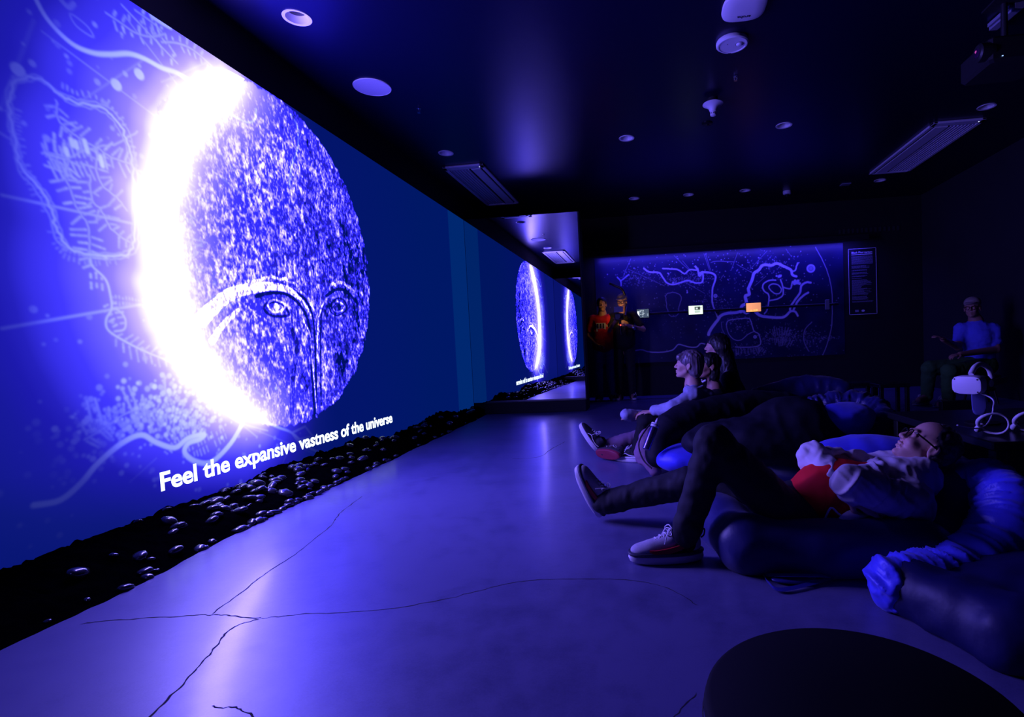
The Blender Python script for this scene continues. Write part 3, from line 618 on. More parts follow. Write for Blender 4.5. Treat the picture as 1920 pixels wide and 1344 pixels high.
for c, sx, sy, n_, v_ in (((930, 180), 380, 60, 150, .8), ((1300, 300), 260, 150, 150, .6), ((900, 380), 400, 180, 200, .4), ((600, 600), 260, 120, 90, .3), ((350, 270), 60, 35, 160, .35), ((640, 290), 80, 18, 140, .4), ((820, 270), 60, 30, 120, .4), ((1380, 700), 90, 28, 240, .35), ((1440, 690), 30, 50, 110, .35), ((1600, 710), 40, 40, 130, .35), ((1720, 705), 40, 8, 60, .35), ((1140, 800), 80, 25, 140, .35), ((1110, 600), 70, 40, 90, .4), ((900, 450), 60, 40, 110, .35), ((1330, 180), 80, 25, 60, .5), ((1400, 830), 300, 40, 90, .3)):
    for _ in range(n_): C_.dot((1100 + random.gauss(c[0], sx) / 3.84, 450 + random.gauss(c[1], sy) / 3.84), random.uniform(.003, .011), v_ * random.uniform(.4, 1))
C_.comb(q((1070, 775), (1190, 772), (1250, 760), (1300, 790)), .1, .02, .03, .35, (-1,)); C_.comb(q((1340, 700), (1420, 690), (1490, 715)), .13, .02, .03, .35)
ink = blur(np.clip(C_.A - D_.A * .7, 0, 1), 0) * .98
CYY, CZZ = np.meshgrid(CX0 + (np.arange(cw) + .5) / CR_, CZ0 + (np.arange(chh) + .5) / CR_)
neb = vnoise(np.stack([CYY, CZZ, CYY * 0], -1), 2.2, 5) + .6 * vnoise(np.stack([CYY, CZZ, CYY * 0], -1), 6, 6)
cimg = np.zeros((chh, cw, 4), np.float32); cimg[..., 3] = 1
for c, (lo_, hi_) in enumerate(((.012, .78), (.014, .72), (.07, .95))): cimg[..., c] = lo_ * (1 + .5 * neb) + ink * hi_
cimg = np.clip(cimg, 0, 1)
def print_mat(name, im, rough=.35):
    m = bpy.data.materials.new(name); m.use_nodes = True; nt = m.node_tree; b = nt.nodes['Principled BSDF']; t = nt.nodes.new('ShaderNodeTexImage'); t.image = im
    nt.links.new(t.outputs[0], b.inputs['Base Color']); b.inputs['Roughness'].default_value = rough; return m
chart = MB().box((CX0, CY + .001, CZ0), (CX1, BACK, CZ1)).build('wall_chart', M_black)
tag(chart, 'wide wall chart of pale rivers, stars and settlements across the far wall', 'mural')
quad('printed_sheet', [(CX0, CY, CZ0), (CX1, CY, CZ0), (CX1, CY, CZ1), (CX0, CY, CZ1)], print_mat('chart_print', pixels('chart_print', cimg)), chart)
led = struct(MB().bbox((-1.03, BACK - .34, 2.62), (3.74, BACK, 2.67), .004).box((-1.03, BACK - .34, 2.585), (3.74, BACK - .325, 2.62)).build('trim_chart_lip', M_black))
ls = MB().box((-.95, BACK - .312, 2.605), (3.66, BACK - .288, 2.619)).build('light_strip', emis('strip_blue', (.06, .04, 1), 2.0)); tag(ls, 'thin blue light strip tucked behind the lip above the wall chart', 'light')
MB().box((-.96, BACK - .316, 2.6185), (3.67, BACK - .284, 2.6205)).build('channel', mat('chrome'), ls)
# poster
pa, pb = aty(1590, 467, BACK - .02), aty(1645, 589, BACK - .02); x0, x1, z1, z0 = pa[0], pb[0], pa[2] - .0, pb[2] + .01
po = MB().box((x0, BACK - .018, z0), (x1, BACK - .001, z1)).build('info_panel', mat('poster_black', (.012, .012, .02), .4)); tag(po, 'tall narrow black information panel with white lettering right of the chart', 'sign')
M_ink = mat('pale_print', (.8, .78, .85), .5)
bt = .008
for nm_, lo, hi in (('border_line', (x0, z0), (x0 + bt, z1)), ('border_line', (x1 - bt, z0), (x1, z1)), ('border_line', (x0, z0), (x1, z0 + bt)), ('border_line', (x0, z1 - bt), (x1, z1))):
    MB().box((lo[0], BACK - .021, lo[1]), (hi[0], BACK - .018, hi[1])).build(nm_, M_ink, po)
W2 = x1 - x0; text('heading', 'Black Planetarium', .046, (x0 + .055, BACK - .019, z1 - .085), (1, 0, 0), (0, 0, 1), M_ink, po, width=W2 * .74, bold=.0012)
MB().box((x0 + .055, BACK - .021, z1 - .112), (x0 + W2 * .86, BACK - .0185, z1 - .100)).build('sub_heading', M_ink, po)
rows = MB(); zz = z1 - .14
def para(n_, full, var, th=.0058, gap=.0135):
    global zz
    for k in range(n_):
        x = x0 + .055; xe = x0 + W2 * (full - random.random() * var)
        while x < xe:
            l = random.uniform(.012, .045); rows.box((x, BACK - .0205, zz), (min(x + l, xe), BACK - .018, zz + th)); x += l + .005
        zz -= gap
    zz -= .018
para(11, .88, .02); para(4, .82, .2); para(2, .72, .1); para(3, .72, .1); para(2, .68, .15); para(1, .5, .05); para(20, .82, .4); para(5, .72, .1); para(2, .88, .05)
o = rows.build('small_print', mat('dim_print', (.3, .3, .4), .5), po); o['kind'] = 'stuff'
MB().box((x0 + .10, BACK - .0205, z0 + .045), (x0 + .16, BACK - .018, z0 + .085)).build('logo_block', mat('dim_print'), po)
MB().lathe([(.028, 0), (.028, .002)], 24, M=Matrix.Translation((x0 + .235, BACK - .018, z0 + .065)) @ Matrix.Rotation(R(90), 4, 'X') @ Matrix.Scale(.7, 4, (0, 1, 0))).build('logo_oval', M_ink, po)
# vent grille on the back wall
ga, gb = aty(1570, 441, BACK - .01), aty(1688, 421, BACK - .01)
vg = MB().box((ga[0], BACK - .006, ga[2]), (gb[0], BACK, gb[2])).build('wall_vent', M_black); tag(vg, 'dark slotted vent high on the far wall above the information panel', 'vent')
for k in range(14): x = ga[0] + (gb[0] - ga[0]) * (k + .3) / 14; MB().box((x, BACK - .02, ga[2] + .02), (x + .035, BACK - .006, gb[2] - .02)).build('slat', mat('vent_grey', (.03, .03, .035), .5), vg)
# rail and tablets
ry = BACK - .42
ra, rb = aty(1150, 590, ry), aty(1572, 571, ry)
t = empty('tablet_rail', (1.5, ry, 1.5), 'black horizontal rail in front of the wall chart carrying small screens', 'rail')
zr = (ra[2] + rb[2]) / 2
MB().tube([(ra[0], ry, zr), (rb[0], ry, zr)], .022, 12).build('bar', mat('black_metal', (.01, .01, .012), .4), t)
for x in (ra[0] + .05, 1.2, rb[0] - .05): MB().tube([(x, ry, zr), (x, CY - .004, zr)], .014, 12).lathe([(.04, 0), (.04, .01), (.03, .012)], 20, M=Matrix.Translation((x, CY - .003, zr)) @ Matrix.Rotation(R(90), 4, 'X')).build('wall_bracket', mat('black_metal'), t)
hh = aty(1550, 571, ry); MB().bbox((hh[0] - .035, ry - .05, zr - .09), (hh[0] + .035, ry - .02, zr + .08), .006).build('clip_holder', mat('blue_grey_plastic', (.2, .2, .3), .5), t)
def tablet(a, b, lb, draw):
    p, r_ = aty(*a, ry - .08), aty(*b, ry - .08); x0, x1, z1, z0 = p[0], r_[0], p[2], r_[2]
    cz_ = (z0 + z1) / 2; z0, z1 = cz_ - .075, cz_ + .075
    t = empty('tablet', ((x0 + x1) / 2, ry - .08, z0), lb, 'tablet', 'tablets on the rail')
    MB().bbox((x0 - .012, ry - .075, z0 - .012), (x1 + .012, ry - .06, z1 + .012), .004).build('case', mat('black_plastic'), t)
    MB().box(((x0 + x1) / 2 - .02, ry - .062, zr - .02), ((x0 + x1) / 2 + .02, ry, zr + .02)).build('mount', mat('black_metal'), t)
    n = 40; m_ = int(n * (z1 - z0) / (x1 - x0)); A = np.zeros((m_, n, 4), np.float32); A[..., 3] = 1; draw(A, m_, n)
    e = 'tablet_' + str(len([m for m in bpy.data.materials if m.name.startswith('tablet_')]))
    quad('display', [(x0, ry - .0755, z0), (x1, ry - .0755, z0), (x1, ry - .0755, z1), (x0, ry - .0755, z1)], emis_img(e, pixels(e, A), 1.), t)
def d1(A, m, n):
    A[..., :3] = (.07, .10, .16); A[2:m - 6, 1:8, :3] = (1, 1.1, 1.2)
    for _ in range(16): i, j = random.randint(4, m - 5), random.randint(9, n - 4); A[i:i + 2, j:j + 4, :3] = (.5, .6, .7)
def d2(A, m, n):
    A[..., :3] = (1., 1.25, 1.05); A[m // 2:m - 3, 17:33, :3] = (.05, .07, .07); A[m // 2 + 2:m - 5, 20:26, :3] = (.8, .9, .9); A[5:10:2, 17:32, :3] = (.15, .2, .2); A[m - 7:m - 6, 20:38, :3] = (.1, .1, .1)
def d3(A, m, n):
    A[..., :3] = (.95, .36, .20); A[..., :3] *= np.linspace(1.15, .85, n)[None, :, None]; A[:4, 10:26, :3] = (1.2, .5, .12)
    for _ in range(8): j = random.randint(6, 30); A[1:random.randint(3, 8), j:j + 3, :3] = (1.3, .6, .2)
tablet((1194, 578), (1217, 597), 'dark tablet with a grey picture, leftmost on the rail', d1)
tablet((1291, 573), (1318, 589), 'bright white tablet in the middle of the rail', d2)
tablet((1399, 569), (1427, 583), 'orange lit tablet on the right half of the rail', d3)

# ------------------------------------------------------------------ lava rock border along the screen
ny, nx = 620, 26
ys_ = np.linspace(REAR + .02, PIER - .01, ny); t_ = np.linspace(0, 1, nx)
edge_x = np.interp(ys_, [.6, 1.5, 3., 5., 7.4, 8.1], [-2.20, -2.27, -2.385, -2.46, -2.54, -2.56])
YG, TG = np.meshgrid(ys_, t_, indexing='ij'); P3 = np.stack([YG, TG, YG * 0], -1)
edge_x = edge_x[:, None] + .03 * vnoise(P3 * np.array([1, 0, 0]), 4, 41) + .012 * vnoise(P3 * np.array([1, 0, 0]), 17, 42)
XG = (WX + .012) + (edge_x - WX) * TG
P3 = np.stack([XG, YG, XG * 0], -1)
n1 = vnoise(P3, 3.2, 51); n2_ = vnoise(P3, 9, 52); n3_ = vnoise(P3, 24, 53)
hw = .115 + .06 * vnoise(np.stack([YG, YG * 0, YG * 0], -1), 1.6, 61) + .02 * vnoise(np.stack([YG, YG * 0, YG * 0], -1), 6., 62)
ZG = hw * (1 - TG ** 1.6) * (1 + .25 * n1) + (.030 * np.abs(n2_) + .020 * np.abs(n3_)) * np.clip(1 - TG, 0, 1) ** .5 * 1.2
ZG = np.maximum(ZG, 0) * np.clip((1 - TG) * 6, 0, 1) + .012 * (TG > .96) * 0
rock_h = lambda x, y: 0
mb = MB(); mb.add([(XG[i, j], YG[i, j], ZG[i, j]) for i in range(ny) for j in range(nx)], [(i * nx + j, i * nx + j + 1, (i + 1) * nx + j + 1, (i + 1) * nx + j) for i in range(ny - 1) for j in range(nx - 1)], True)
rock = mb.build('rock_border', mat('wet_lava_rock', (.0012, .0012, .0016), .6, .0, noise=(30, .6), bump=(40, .4, .006)))
tag(rock, 'low lumpy border of black lava rock along the foot of the screen', 'rocks')
stones = []
for k in range(6):
    bm = bmesh.new(); bmesh.ops.create_icosphere(bm, subdivisions=2, radius=1)
    sx, sy, sz = random.uniform(.8, 1.2), random.uniform(1.0, 1.6), random.uniform(.45, .7)
    for v in bm.verts:
        d_ = 1 + .16 * vnoise(np.array([[v.co.x, v.co.y, v.co.z]]), 1.6, 70 + k)[0]; v.co = Vector((v.co.x * sx * d_, v.co.y * sy * d_, v.co.z * sz * d_))
    for f_ in bm.faces: f_.smooth = True
    me = bpy.data.meshes.new('stone'); bm.to_mesh(me); bm.free(); me.materials.append(mat('glossy_pebble', (.03, .03, .035), .2, .6, coat=.7, coatr=.08)); stones.append(me)
def rocktop(x, y):
    i = int(np.clip((y - ys_[0]) / (ys_[1] - ys_[0]), 0, ny - 1)); j = int(np.clip(np.argmin(np.abs(XG[i] - x)), 0, nx - 1)); return ZG[i, j]
for k in range(190):
    y = random.choice((random.gauss(3.1, .45), random.gauss(3.6, .7), random.uniform(1.4, 7.8))); y = min(max(y, .9), 7.9)
    i = int((y - ys_[0]) / (ys_[1] - ys_[0])); tt = min(.99, random.choice((random.gauss(.97, .03), random.gauss(.45, .18), random.gauss(.6, .2)))); tt = max(.08, tt)
    x = WX + (edge_x[i, 0] - WX) * tt; s_ = random.uniform(.012, .034) * (1.25 if tt < .9 else .95)
    o = bpy.data.objects.new('stone', random.choice(stones)); COL.objects.link(o); o.parent = rock
    o.location = (x, y, rocktop(x, y) + s_ * .18); o.scale = (s_, s_, s_); o.rotation_euler = (random.uniform(-.4, .4), random.uniform(-.4, .4), random.uniform(0, 6.3))
# ------------------------------------------------------------------ cracks in the slab (fine recess lines laid as slivers)
M_crack = mat('dark_crack', (.045, .04, .05), .9, .1)  # one even dark colour for all the crack slivers
def crack(pts, w0=.004):
    q = [atz(a, b, 0) for a, b in pts]; q = spline(q, 10); m = MB(); L = []; Rr = []
    off = 0
    for i, p in enumerate(q):
        d = q[min(i + 1, len(q) - 1)] - q[max(i - 1, 0)]; d /= np.linalg.norm(d) + 1e-9; n = np.array([-d[1], d[0], 0]); off = .8 * off + random.gauss(0, .0026)
        w_ = w0 * random.uniform(.4, 1.2) * (1 if 0 < i < len(q) - 1 else .1); c = p + n * off; L.append(c + n * w_ / 2); Rr.append(c - n * w_ / 2)
    n = len(L); m.add([(a[0], a[1], .0006) for a in L] + [(a[0], a[1], .0006) for a in Rr], [(i, i + 1, n + i + 1, n + i) for i in range(n - 1)])
    return m.build('crack', M_crack, floor)
crack([(270, 1360), (335, 1290), (378, 1240), (410, 1205), (440, 1175), (487, 1160)], .007)
crack([(150, 1170), (230, 1163), (340, 1155), (397, 1152), (440, 1154), (487, 1160)], .006)
crack([(487, 1160), (560, 1152), (700, 1145), (820, 1125), (900, 1108), (980, 1090), (1080, 1085), (1170, 1087), (1250, 1103), (1310, 1135)], .004)
crack([(397, 1152), (455, 1110), (500, 1075), (560, 1035), (620, 985), (640, 960), (680, 930)], .006)
crack([(395, 1325), (450, 1330), (490, 1350)], .005); crack([(960, 860), (1010, 856), (1040, 838), (1060, 828)], .008); crack([(1260, 1350), (1310, 1300)], .004)

# ------------------------------------------------------------------ bean bag loungers
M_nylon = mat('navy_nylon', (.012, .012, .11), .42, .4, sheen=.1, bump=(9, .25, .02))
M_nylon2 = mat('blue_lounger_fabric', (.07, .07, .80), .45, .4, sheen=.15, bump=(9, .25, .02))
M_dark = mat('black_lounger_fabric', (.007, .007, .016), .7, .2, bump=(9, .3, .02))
def tube_disp(path, amp, freq, seed):
    P = np.array(path); S = np.concatenate([[0], np.cumsum(np.linalg.norm(np.diff(P, axis=0), axis=1))])
    def f(V, N):
        out = np.zeros(len(V))
        for s0 in range(0, len(V), 4000):
            v = V[s0:s0 + 4000]; d = ((v[:, None] - P[None]) ** 2).sum(-1); i = d.argmin(1)
            j = np.clip(i, 1, len(P) - 1); t = P[j] - P[j - 1]; t /= np.linalg.norm(t, axis=1)[:, None] + 1e-9
            s = S[i] + ((v - P[i]) * t).sum(1)
            q = np.stack([s * freq, N[s0:s0 + 4000, 2] * .9 + N[s0:s0 + 4000, 0] * .5, s * 0], 1)
            a = vnoise(q, 1., seed); b = vnoise(q * 2.1, 1., seed + 1)
            out[s0:s0 + 4000] = -amp * (np.abs(a) ** .7 * 1.6 - .6 + .5 * np.abs(b))
        return out
    return f
def wr(amp, s, seed, st=(1, 1, 1)):
    st = np.array(st)
    return lambda V, N: amp * (vnoise(V * st, s, seed) + .5 * vnoise(V * st, s * 2.1, seed + 1))
def both(a, b): return lambda V, N: a(V, N) + b(V, N)
def tubep(pts, rad, k=.03):
    q = spline(pts, 5); rr_ = np.interp(np.linspace(0, 1, len(q)), np.linspace(0, 1, len(rad)), rad)
    return q, [cap(q[i], q[i + 1], rr_[i], rr_[i + 1], k) for i in range(len(q) - 1)]
def bag(label, name='bean_bag_lounger', loc=(0, 0, 0), cat='bean bag', group='bean bag loungers'):
    return empty(name, (loc[0], loc[1], 0), label, cat, group)
# lounger under the lying man
t = bag('dark lounger carrying the lying man in grey jacket and red shirt', loc=(.8, 2.45, 0))
sdf('cushion', [ell((.85, 2.62, .05), (.68, .52, .16), .05), cap((.38, 2.24, .10), (1.02, 2.17, .10), .115, .12, .06), cap((.34, 2.26, .10), (.27, 2.60, .13), .115, .10, .06), cap((1.0, 2.65, .12), (1.35, 2.75, .15), .2, .2, .08), ell((1.32, 2.62, .2), (.2, .24, .19), .08)],
    .014, M_nylon, t, wr(.008, 7, 5), floor=.002)
# lounger in the right corner with the curved arm roll
t = bag('lounger in the lower right corner with a thick wrinkled curved roll', loc=(1.2, 1.9, 0))
arc = [aty(1668, 1092, 1.90), aty(1730, 1092, 1.93), aty(1800, 1075, 2.02), aty(1868, 1030, 2.14), aty(1893, 960, 2.28), aty(1868, 918, 2.42), aty(1822, 912, 2.5), aty(1795, 940, 2.5)]
q_, pr_ = tubep(arc, [.085, .095, .105, .118, .122, .115, .105, .09], .02)
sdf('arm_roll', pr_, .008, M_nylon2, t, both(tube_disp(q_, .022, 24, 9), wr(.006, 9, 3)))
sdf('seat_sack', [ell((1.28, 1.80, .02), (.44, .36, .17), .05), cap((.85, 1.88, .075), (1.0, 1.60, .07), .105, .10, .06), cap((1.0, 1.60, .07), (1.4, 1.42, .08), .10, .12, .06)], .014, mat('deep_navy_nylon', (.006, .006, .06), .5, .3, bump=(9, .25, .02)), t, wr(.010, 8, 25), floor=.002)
# lounger behind the lying man with a round pillow and a ring roll
t = bag('lounger behind the lying man with a plump round pillow and ribbed ring roll', loc=(1.3, 3.7, 0))
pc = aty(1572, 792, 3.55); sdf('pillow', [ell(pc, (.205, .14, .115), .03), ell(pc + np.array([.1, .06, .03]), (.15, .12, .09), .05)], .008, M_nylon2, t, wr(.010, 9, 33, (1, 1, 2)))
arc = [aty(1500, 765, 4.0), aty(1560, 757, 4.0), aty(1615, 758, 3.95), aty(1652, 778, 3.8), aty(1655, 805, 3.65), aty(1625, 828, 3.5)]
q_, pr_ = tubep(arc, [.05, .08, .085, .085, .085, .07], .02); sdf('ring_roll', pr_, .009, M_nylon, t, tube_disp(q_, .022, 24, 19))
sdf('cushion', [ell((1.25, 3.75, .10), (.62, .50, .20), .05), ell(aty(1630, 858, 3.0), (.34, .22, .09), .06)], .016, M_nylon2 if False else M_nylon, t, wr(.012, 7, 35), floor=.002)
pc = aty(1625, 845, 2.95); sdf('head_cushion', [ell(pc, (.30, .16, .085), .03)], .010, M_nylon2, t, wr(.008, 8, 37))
# lounger of the seated trio
t = bag('dark lounger with a rounded roll on which the trio sits', loc=(.5, 4.5, 0))
arc = [aty(1232, 862, 3.85), aty(1240, 822, 3.95), aty(1272, 792, 4.05), aty(1340, 776, 4.2), aty(1420, 765, 4.35), aty(1490, 768, 4.4)]
q_, pr_ = tubep(arc, [.07, .10, .12, .13, .14, .12], .03); sdf('roll', pr_, .011, M_dark, t, both(tube_disp(q_, .008, 9, 29), wr(.008, 7, 3)))
sdf('seat_pillow', [ell(aty(1285, 858, 3.85), (.22, .2, .10), .04)], .011, M_nylon2, t, wr(.008, 8, 45), floor=.002)
sdf('cushion', [ell((.75, 4.65, .06), (.70, .50, .20), .05)], .016, M_dark, t, wr(.012, 7, 47), floor=.002)
t = bag('long dark lounger between the trio and the lying man', loc=(.9, 3.9, 0))
sdf('cushion', [ell(aty(1430, 825, 3.5), (.52, .34, .16), .05), ell(aty(1480, 800, 3.6), (.3, .3, .2), .05)], .014, M_dark, t, both(wr(.012, 7, 57), lambda V, N: -.012 * np.abs(vnoise(V * np.array([1, .5, .35]), 13, 66))), floor=.002)
t = bag('far dark lounger behind the trio with dimly lit folds', loc=(1.6, 5.4, 0))
q_, pr_ = tubep([aty(1400, 752, 5.3), aty(1450, 738, 5.4), aty(1520, 728, 5.5), aty(1580, 735, 5.4)], [.06, .11, .13, .1], .03)
sdf('cushion', pr_ + [ell((1.75, 5.3, .05), (.7, .45, .20), .05)], .016, M_nylon, t, both(tube_disp(q_, .012, 9, 59), wr(.012, 7, 58)), floor=.002)

# ------------------------------------------------------------------ people
M_skin = mat('skin', (.62, .36, .28), .5, .4, bump=(60, .15, .003))
M_skin2 = mat('tanned_skin', (.42, .22, .16), .5, .4, bump=(60, .15, .003))
M_hairdk = mat('dark_hair', (.012, .010, .012), .45, .5, bump=(40, .5, .01))
M_black_cloth = mat('black_cloth', (.010, .010, .013), .8, .2, bump=(14, .4, .012))
def xf(p, Rm, c, s=1.):         # head-local primitive into the room
    if p[0] == 's': return ('s', xf(p[1], Rm, c, s))
    if p[0] == 'c': return ('c', c + Rm @ p[1] * s, c + Rm @ p[2] * s, p[3] * s, p[4] * s, p[5])
    return ('e', c + Rm @ p[1] * s, p[2] * s, Rm @ p[3], p[4])
def head_prims():
    A = lambda a, b=0, c=0: np.array(Matrix.Rotation(R(a), 3, 'Z') @ Matrix.Rotation(R(b), 3, 'Y'))
    L = [ell((-.012, 0, .035), (.098, .076, .088), .012), ell((.030, 0, -.030), (.062, .058, .082), .02), ell((.060, 0, -.080), (.030, .034, .026), .018), ell((.082, 0, -.096), (.018, .019, .016), .010),
         cap((.015, .048, -.055), (.065, .018, -.092), .018, .014, .015), cap((.015, -.048, -.055), (.065, -.018, -.092), .018, .014, .015),
         cap((.083, .032, .026), (.089, .008, .022), .010, .009, .010), cap((.083, -.032, .026), (.089, -.008, .022), .010, .009, .010),
         cap((.086, 0, .018), (.111, 0, -.024), .0075, .0115, .007), ell((.100, .0125, -.028), (.012, .008, .008), .005), ell((.100, -.0125, -.028), (.012, .008, .008), .005),
         ('s', ell((.092, .031, .006), (.017, .015, .010), .010)), ('s', ell((.092, -.031, .006), (.017, .015, .010), .010)),
         ell((.076, .031, .004), (.0125, .013, .0115), .003), ell((.076, -.031, .004), (.0125, .013, .0115), .003),
         cap((.080, .031, .012), (.078, .044, .008), .004, .003, .003), cap((.080, -.031, .012), (.078, -.044, .008), .004, .003, .003),
         ell((.070, .036, -.030), (.022, .020, .020), .02), ell((.070, -.036, -.030), (.022, .020, .020), .02),
         cap((.091, .018, -.055), (.100, 0, -.053), .005, .0068, .003), cap((.091, -.018, -.055), (.100, 0, -.053), .005, .0068, .003),
         cap((.089, .016, -.068), (.097, 0, -.069), .0055, .0078, .003), cap((.089, -.016, -.068), (.097, 0, -.069), .0055, .0078, .003),
         ('s', cap((.110, .022, -.0615), (.110, -.022, -.0615), .0075, .0075, .002))]
    for s in (1, -1):
        L += [ell((-.004, s * .080, -.008), (.020, .008, .033), .004, A(s * -22, -8)), ('s', ell((.002, s * .088, -.004), (.011, .007, .021), .004, A(s * -22, -8))), ell((-.002, s * .082, -.036), (.009, .006, .010), .004)]
    return L
def hand(w, d, n, side=1, curl=.5, s=1.):
    """palm and five fingers: w wrist, d pointing direction, n back-of-hand normal, side +1 thumb to the left of d seen from the back"""
    d = _n(np.array(d, float)); n = _n(np.array(n, float) - np.dot(n, d) * d); l = np.cross(n, d) * side; w = np.array(w, float); L = []
    palm = w + d * .05 * s
    for k, (o, ln) in enumerate(((.030, .072), (.010, .080), (-.010, .074), (-.030, .058))):
        L.append(cap(w + l * o * .5 * s, w + d * .088 * s + l * o * s, .013 * s, .0115 * s, .006))
        a = w + d * .090 * s + l * o * s; dirv = d; c = curl * (1 + .08 * k)
        for j, f in enumerate((.42, .32, .26)):
            ang = c * (.5 + .5 * j); dv = dirv * math.cos(ang) - n * math.sin(ang); dv = _n(dv); b = a + dv * ln * f * s
            L.append(cap(a, b, (.0098 - .0009 * j) * s, (.0088 - .0009 * j) * s, .003)); a = b; dirv = dv; 
    tb = w + d * .018 * s + l * .022 * s; t1 = tb + (d * .6 + l * .75 - n * .15) * .042 * s; t2 = t1 + _n(d * .9 + l * .25 - n * .35) * .034 * s; t3 = t2 + _n(d * 1. - n * .5) * .024 * s
    return L + [cap(tb, t1, .013 * s, .011 * s, .006), cap(t1, t2, .011 * s, .0095 * s, .003), cap(t2, t3, .0095 * s, .008 * s, .003)]
def limb(a, b, c, ra, rb, rc, k=.02): return [cap(a, b, ra, rb, k), cap(b, c, rb, rc, k)]
def xform(o, Mx): o.data.transform(Mx); o.data.update()
def shoe(parent, heel, toe, upv, mats, L=.30, stripe='swoosh', label=None, lace=True, name='shoe', side=-1):
    """sneaker: heel and toe are the ends of the sole, upv the way the instep points"""
    heel = np.array(heel); d = _n(np.array(toe) - heel); u = np.array(upv, float); u = _n(u - u.dot(d) * d); l = np.cross(u, d)
    s = L / .30; Mx = Matrix(np.column_stack([d * s, l * s, u * s, heel]).tolist() + [[0, 0, 0, 1]]) if False else Matrix([[d[i] * s, l[i] * s, u[i] * s, heel[i]] for i in range(3)] + [[0, 0, 0, 1]])
    up = sdf(name, [ell((.232, 0, .048), (.066, .046, .030), .02), cap((.20, 0, .055), (.125, 0, .078), .036, .040, .02), ell((.052, 0, .070), (.050, .038, .055), .02), cap((.062, 0, .095), (.055, 0, .118), .042, .038, .02), cap((.06, 0, .05), (.22, 0, .04), .036, .036, .02),
                    ('s', ell((.058, 0, .150), (.036, .027, .034), .006))], .004, mats[0], parent)
    xform(up, Mx)
    if label: up['label'] = label
    ol = []
    for k in range(40):
        a = 2 * math.pi * k / 40; x = .15 + .155 * math.cos(a); wd = .052 * abs(math.sin(a)) ** .75 * (1 - .12 * math.cos(a + 2.6) + .05 * math.cos(3 * a)); ol.append((x, wd * (1 if math.sin(a) >= 0 else -1)))
    v = []; f = []
    for sc_, z in ((.93, 0), (.99, .004), (1.02, .016), (1.0, .030), (.94, .033)):
        v += [(.15 + (x - .15) * sc_, y * sc_, z + .006 * max(0, (x - .24) / .06) * (z < .02)) for x, y in ol]
    for k in range(4):
        for i in range(40): j = (i + 1) % 40; f.append((k * 40 + i, k * 40 + j, k * 40 + 40 + j, k * 40 + 40 + i))
    f += [tuple(range(39, -1, -1)), tuple(range(160, 200))]
    so = MB().add(v, f, True).build('sole', mats[1], up); xform(so, Mx)
    bd = MB().tube([(.15 + (x - .15) * .98, y * .97, .040) for x, y in ol], .008, 8, closed=True).build('foxing_band', mats[3], up); xform(bd, Mx)
    if stripe == 'swoosh':
        for sd in (-1, 1):
            pts = spline([(.222, .052, .056), (.185, .057, .050), (.13, .056, .056), (.075, .053, .074), (.028, .047, .096)], 6)
            n_ = len(pts); wd = [.001 + .012 * math.sin(min(1, (1 - i / (n_ - 1)) * 1.6) * math.pi / 1.6) if i / (n_ - 1) > .35 else .003 + .010 * (i / (n_ - 1) / .35) for i in range(n_)]
            m = MB(); vv_ = []; ff = []
            for i, p in enumerate(pts): vv_ += [(p[0], sd * (p[1] - .006), p[2] - wd[i] * .6), (p[0], sd * (p[1] + .001), p[2] - wd[i] * .6), (p[0], sd * (p[1] - .003), p[2] + wd[i]), (p[0], sd * (p[1] - .012), p[2] + wd[i])]
            for i in range(n_ - 1):
                for k in range(4): j = (k + 1) % 4; ff.append((i * 4 + k, i * 4 + j, i * 4 + 4 + j, i * 4 + 4 + k))
            sw = m.add(vv_, ff, True).build('side_mark', mats[2], up); xform(sw, Mx)
    else:
        for sd in (-1, 1):
            sw = MB().tube(spline([(.20, sd * .042, .045), (.16, sd * .043, .072), (.12, sd * .0455, .060), (.07, sd * .044, .055), (.03, sd * .038, .062)], 6), .0042, 6).build('side_stripe', mats[2], up); xform(sw, Mx)
    if lace:
        m = MB()
        for k in range(5):
            x = .122 + k * .020; z = .1225 - k * .0095 - .002
            m.tube([(x, -.026, z - .016), (x + .006, -.010, z + .002), (x + .012, .010, z + .002), (x + .018, .026, z - .020)], .0028, 6)
            m.tube([(x, .026, z - .016), (x + .006, .010, z + .004), (x + .012, -.010, z + .003), (x + .018, -.026, z - .020)], .0028, 6)
        for sd in (-1, 1): m.tube(spline([(.118, 0, .127), (.13, sd * .028, .139), (.145, sd * .046, .122), (.13, sd * .032, .110), (.12, 0, .126)], 5), .0025, 6); m.tube(spline([(.118, 0, .126), (.142, sd * .03, .125), (.160, sd * .052, .085)], 5), .0025, 6)
        lc = m.build('laces', mats[4], up); xform(lc, Mx)
    tg = MB().tube(spline([(.006, 0, .112), (-.014, 0, .125), (-.012, 0, .100), (.002, 0, .088)], 5), .0035, 6).build('heel_loop', mats[3], up); xform(tg, Mx)
    return up
def person(loc, label, group=None): return empty('person', (loc[0], loc[1], 0), label, 'person', group)
def V3(px, py, y): return aty(px, py, y)

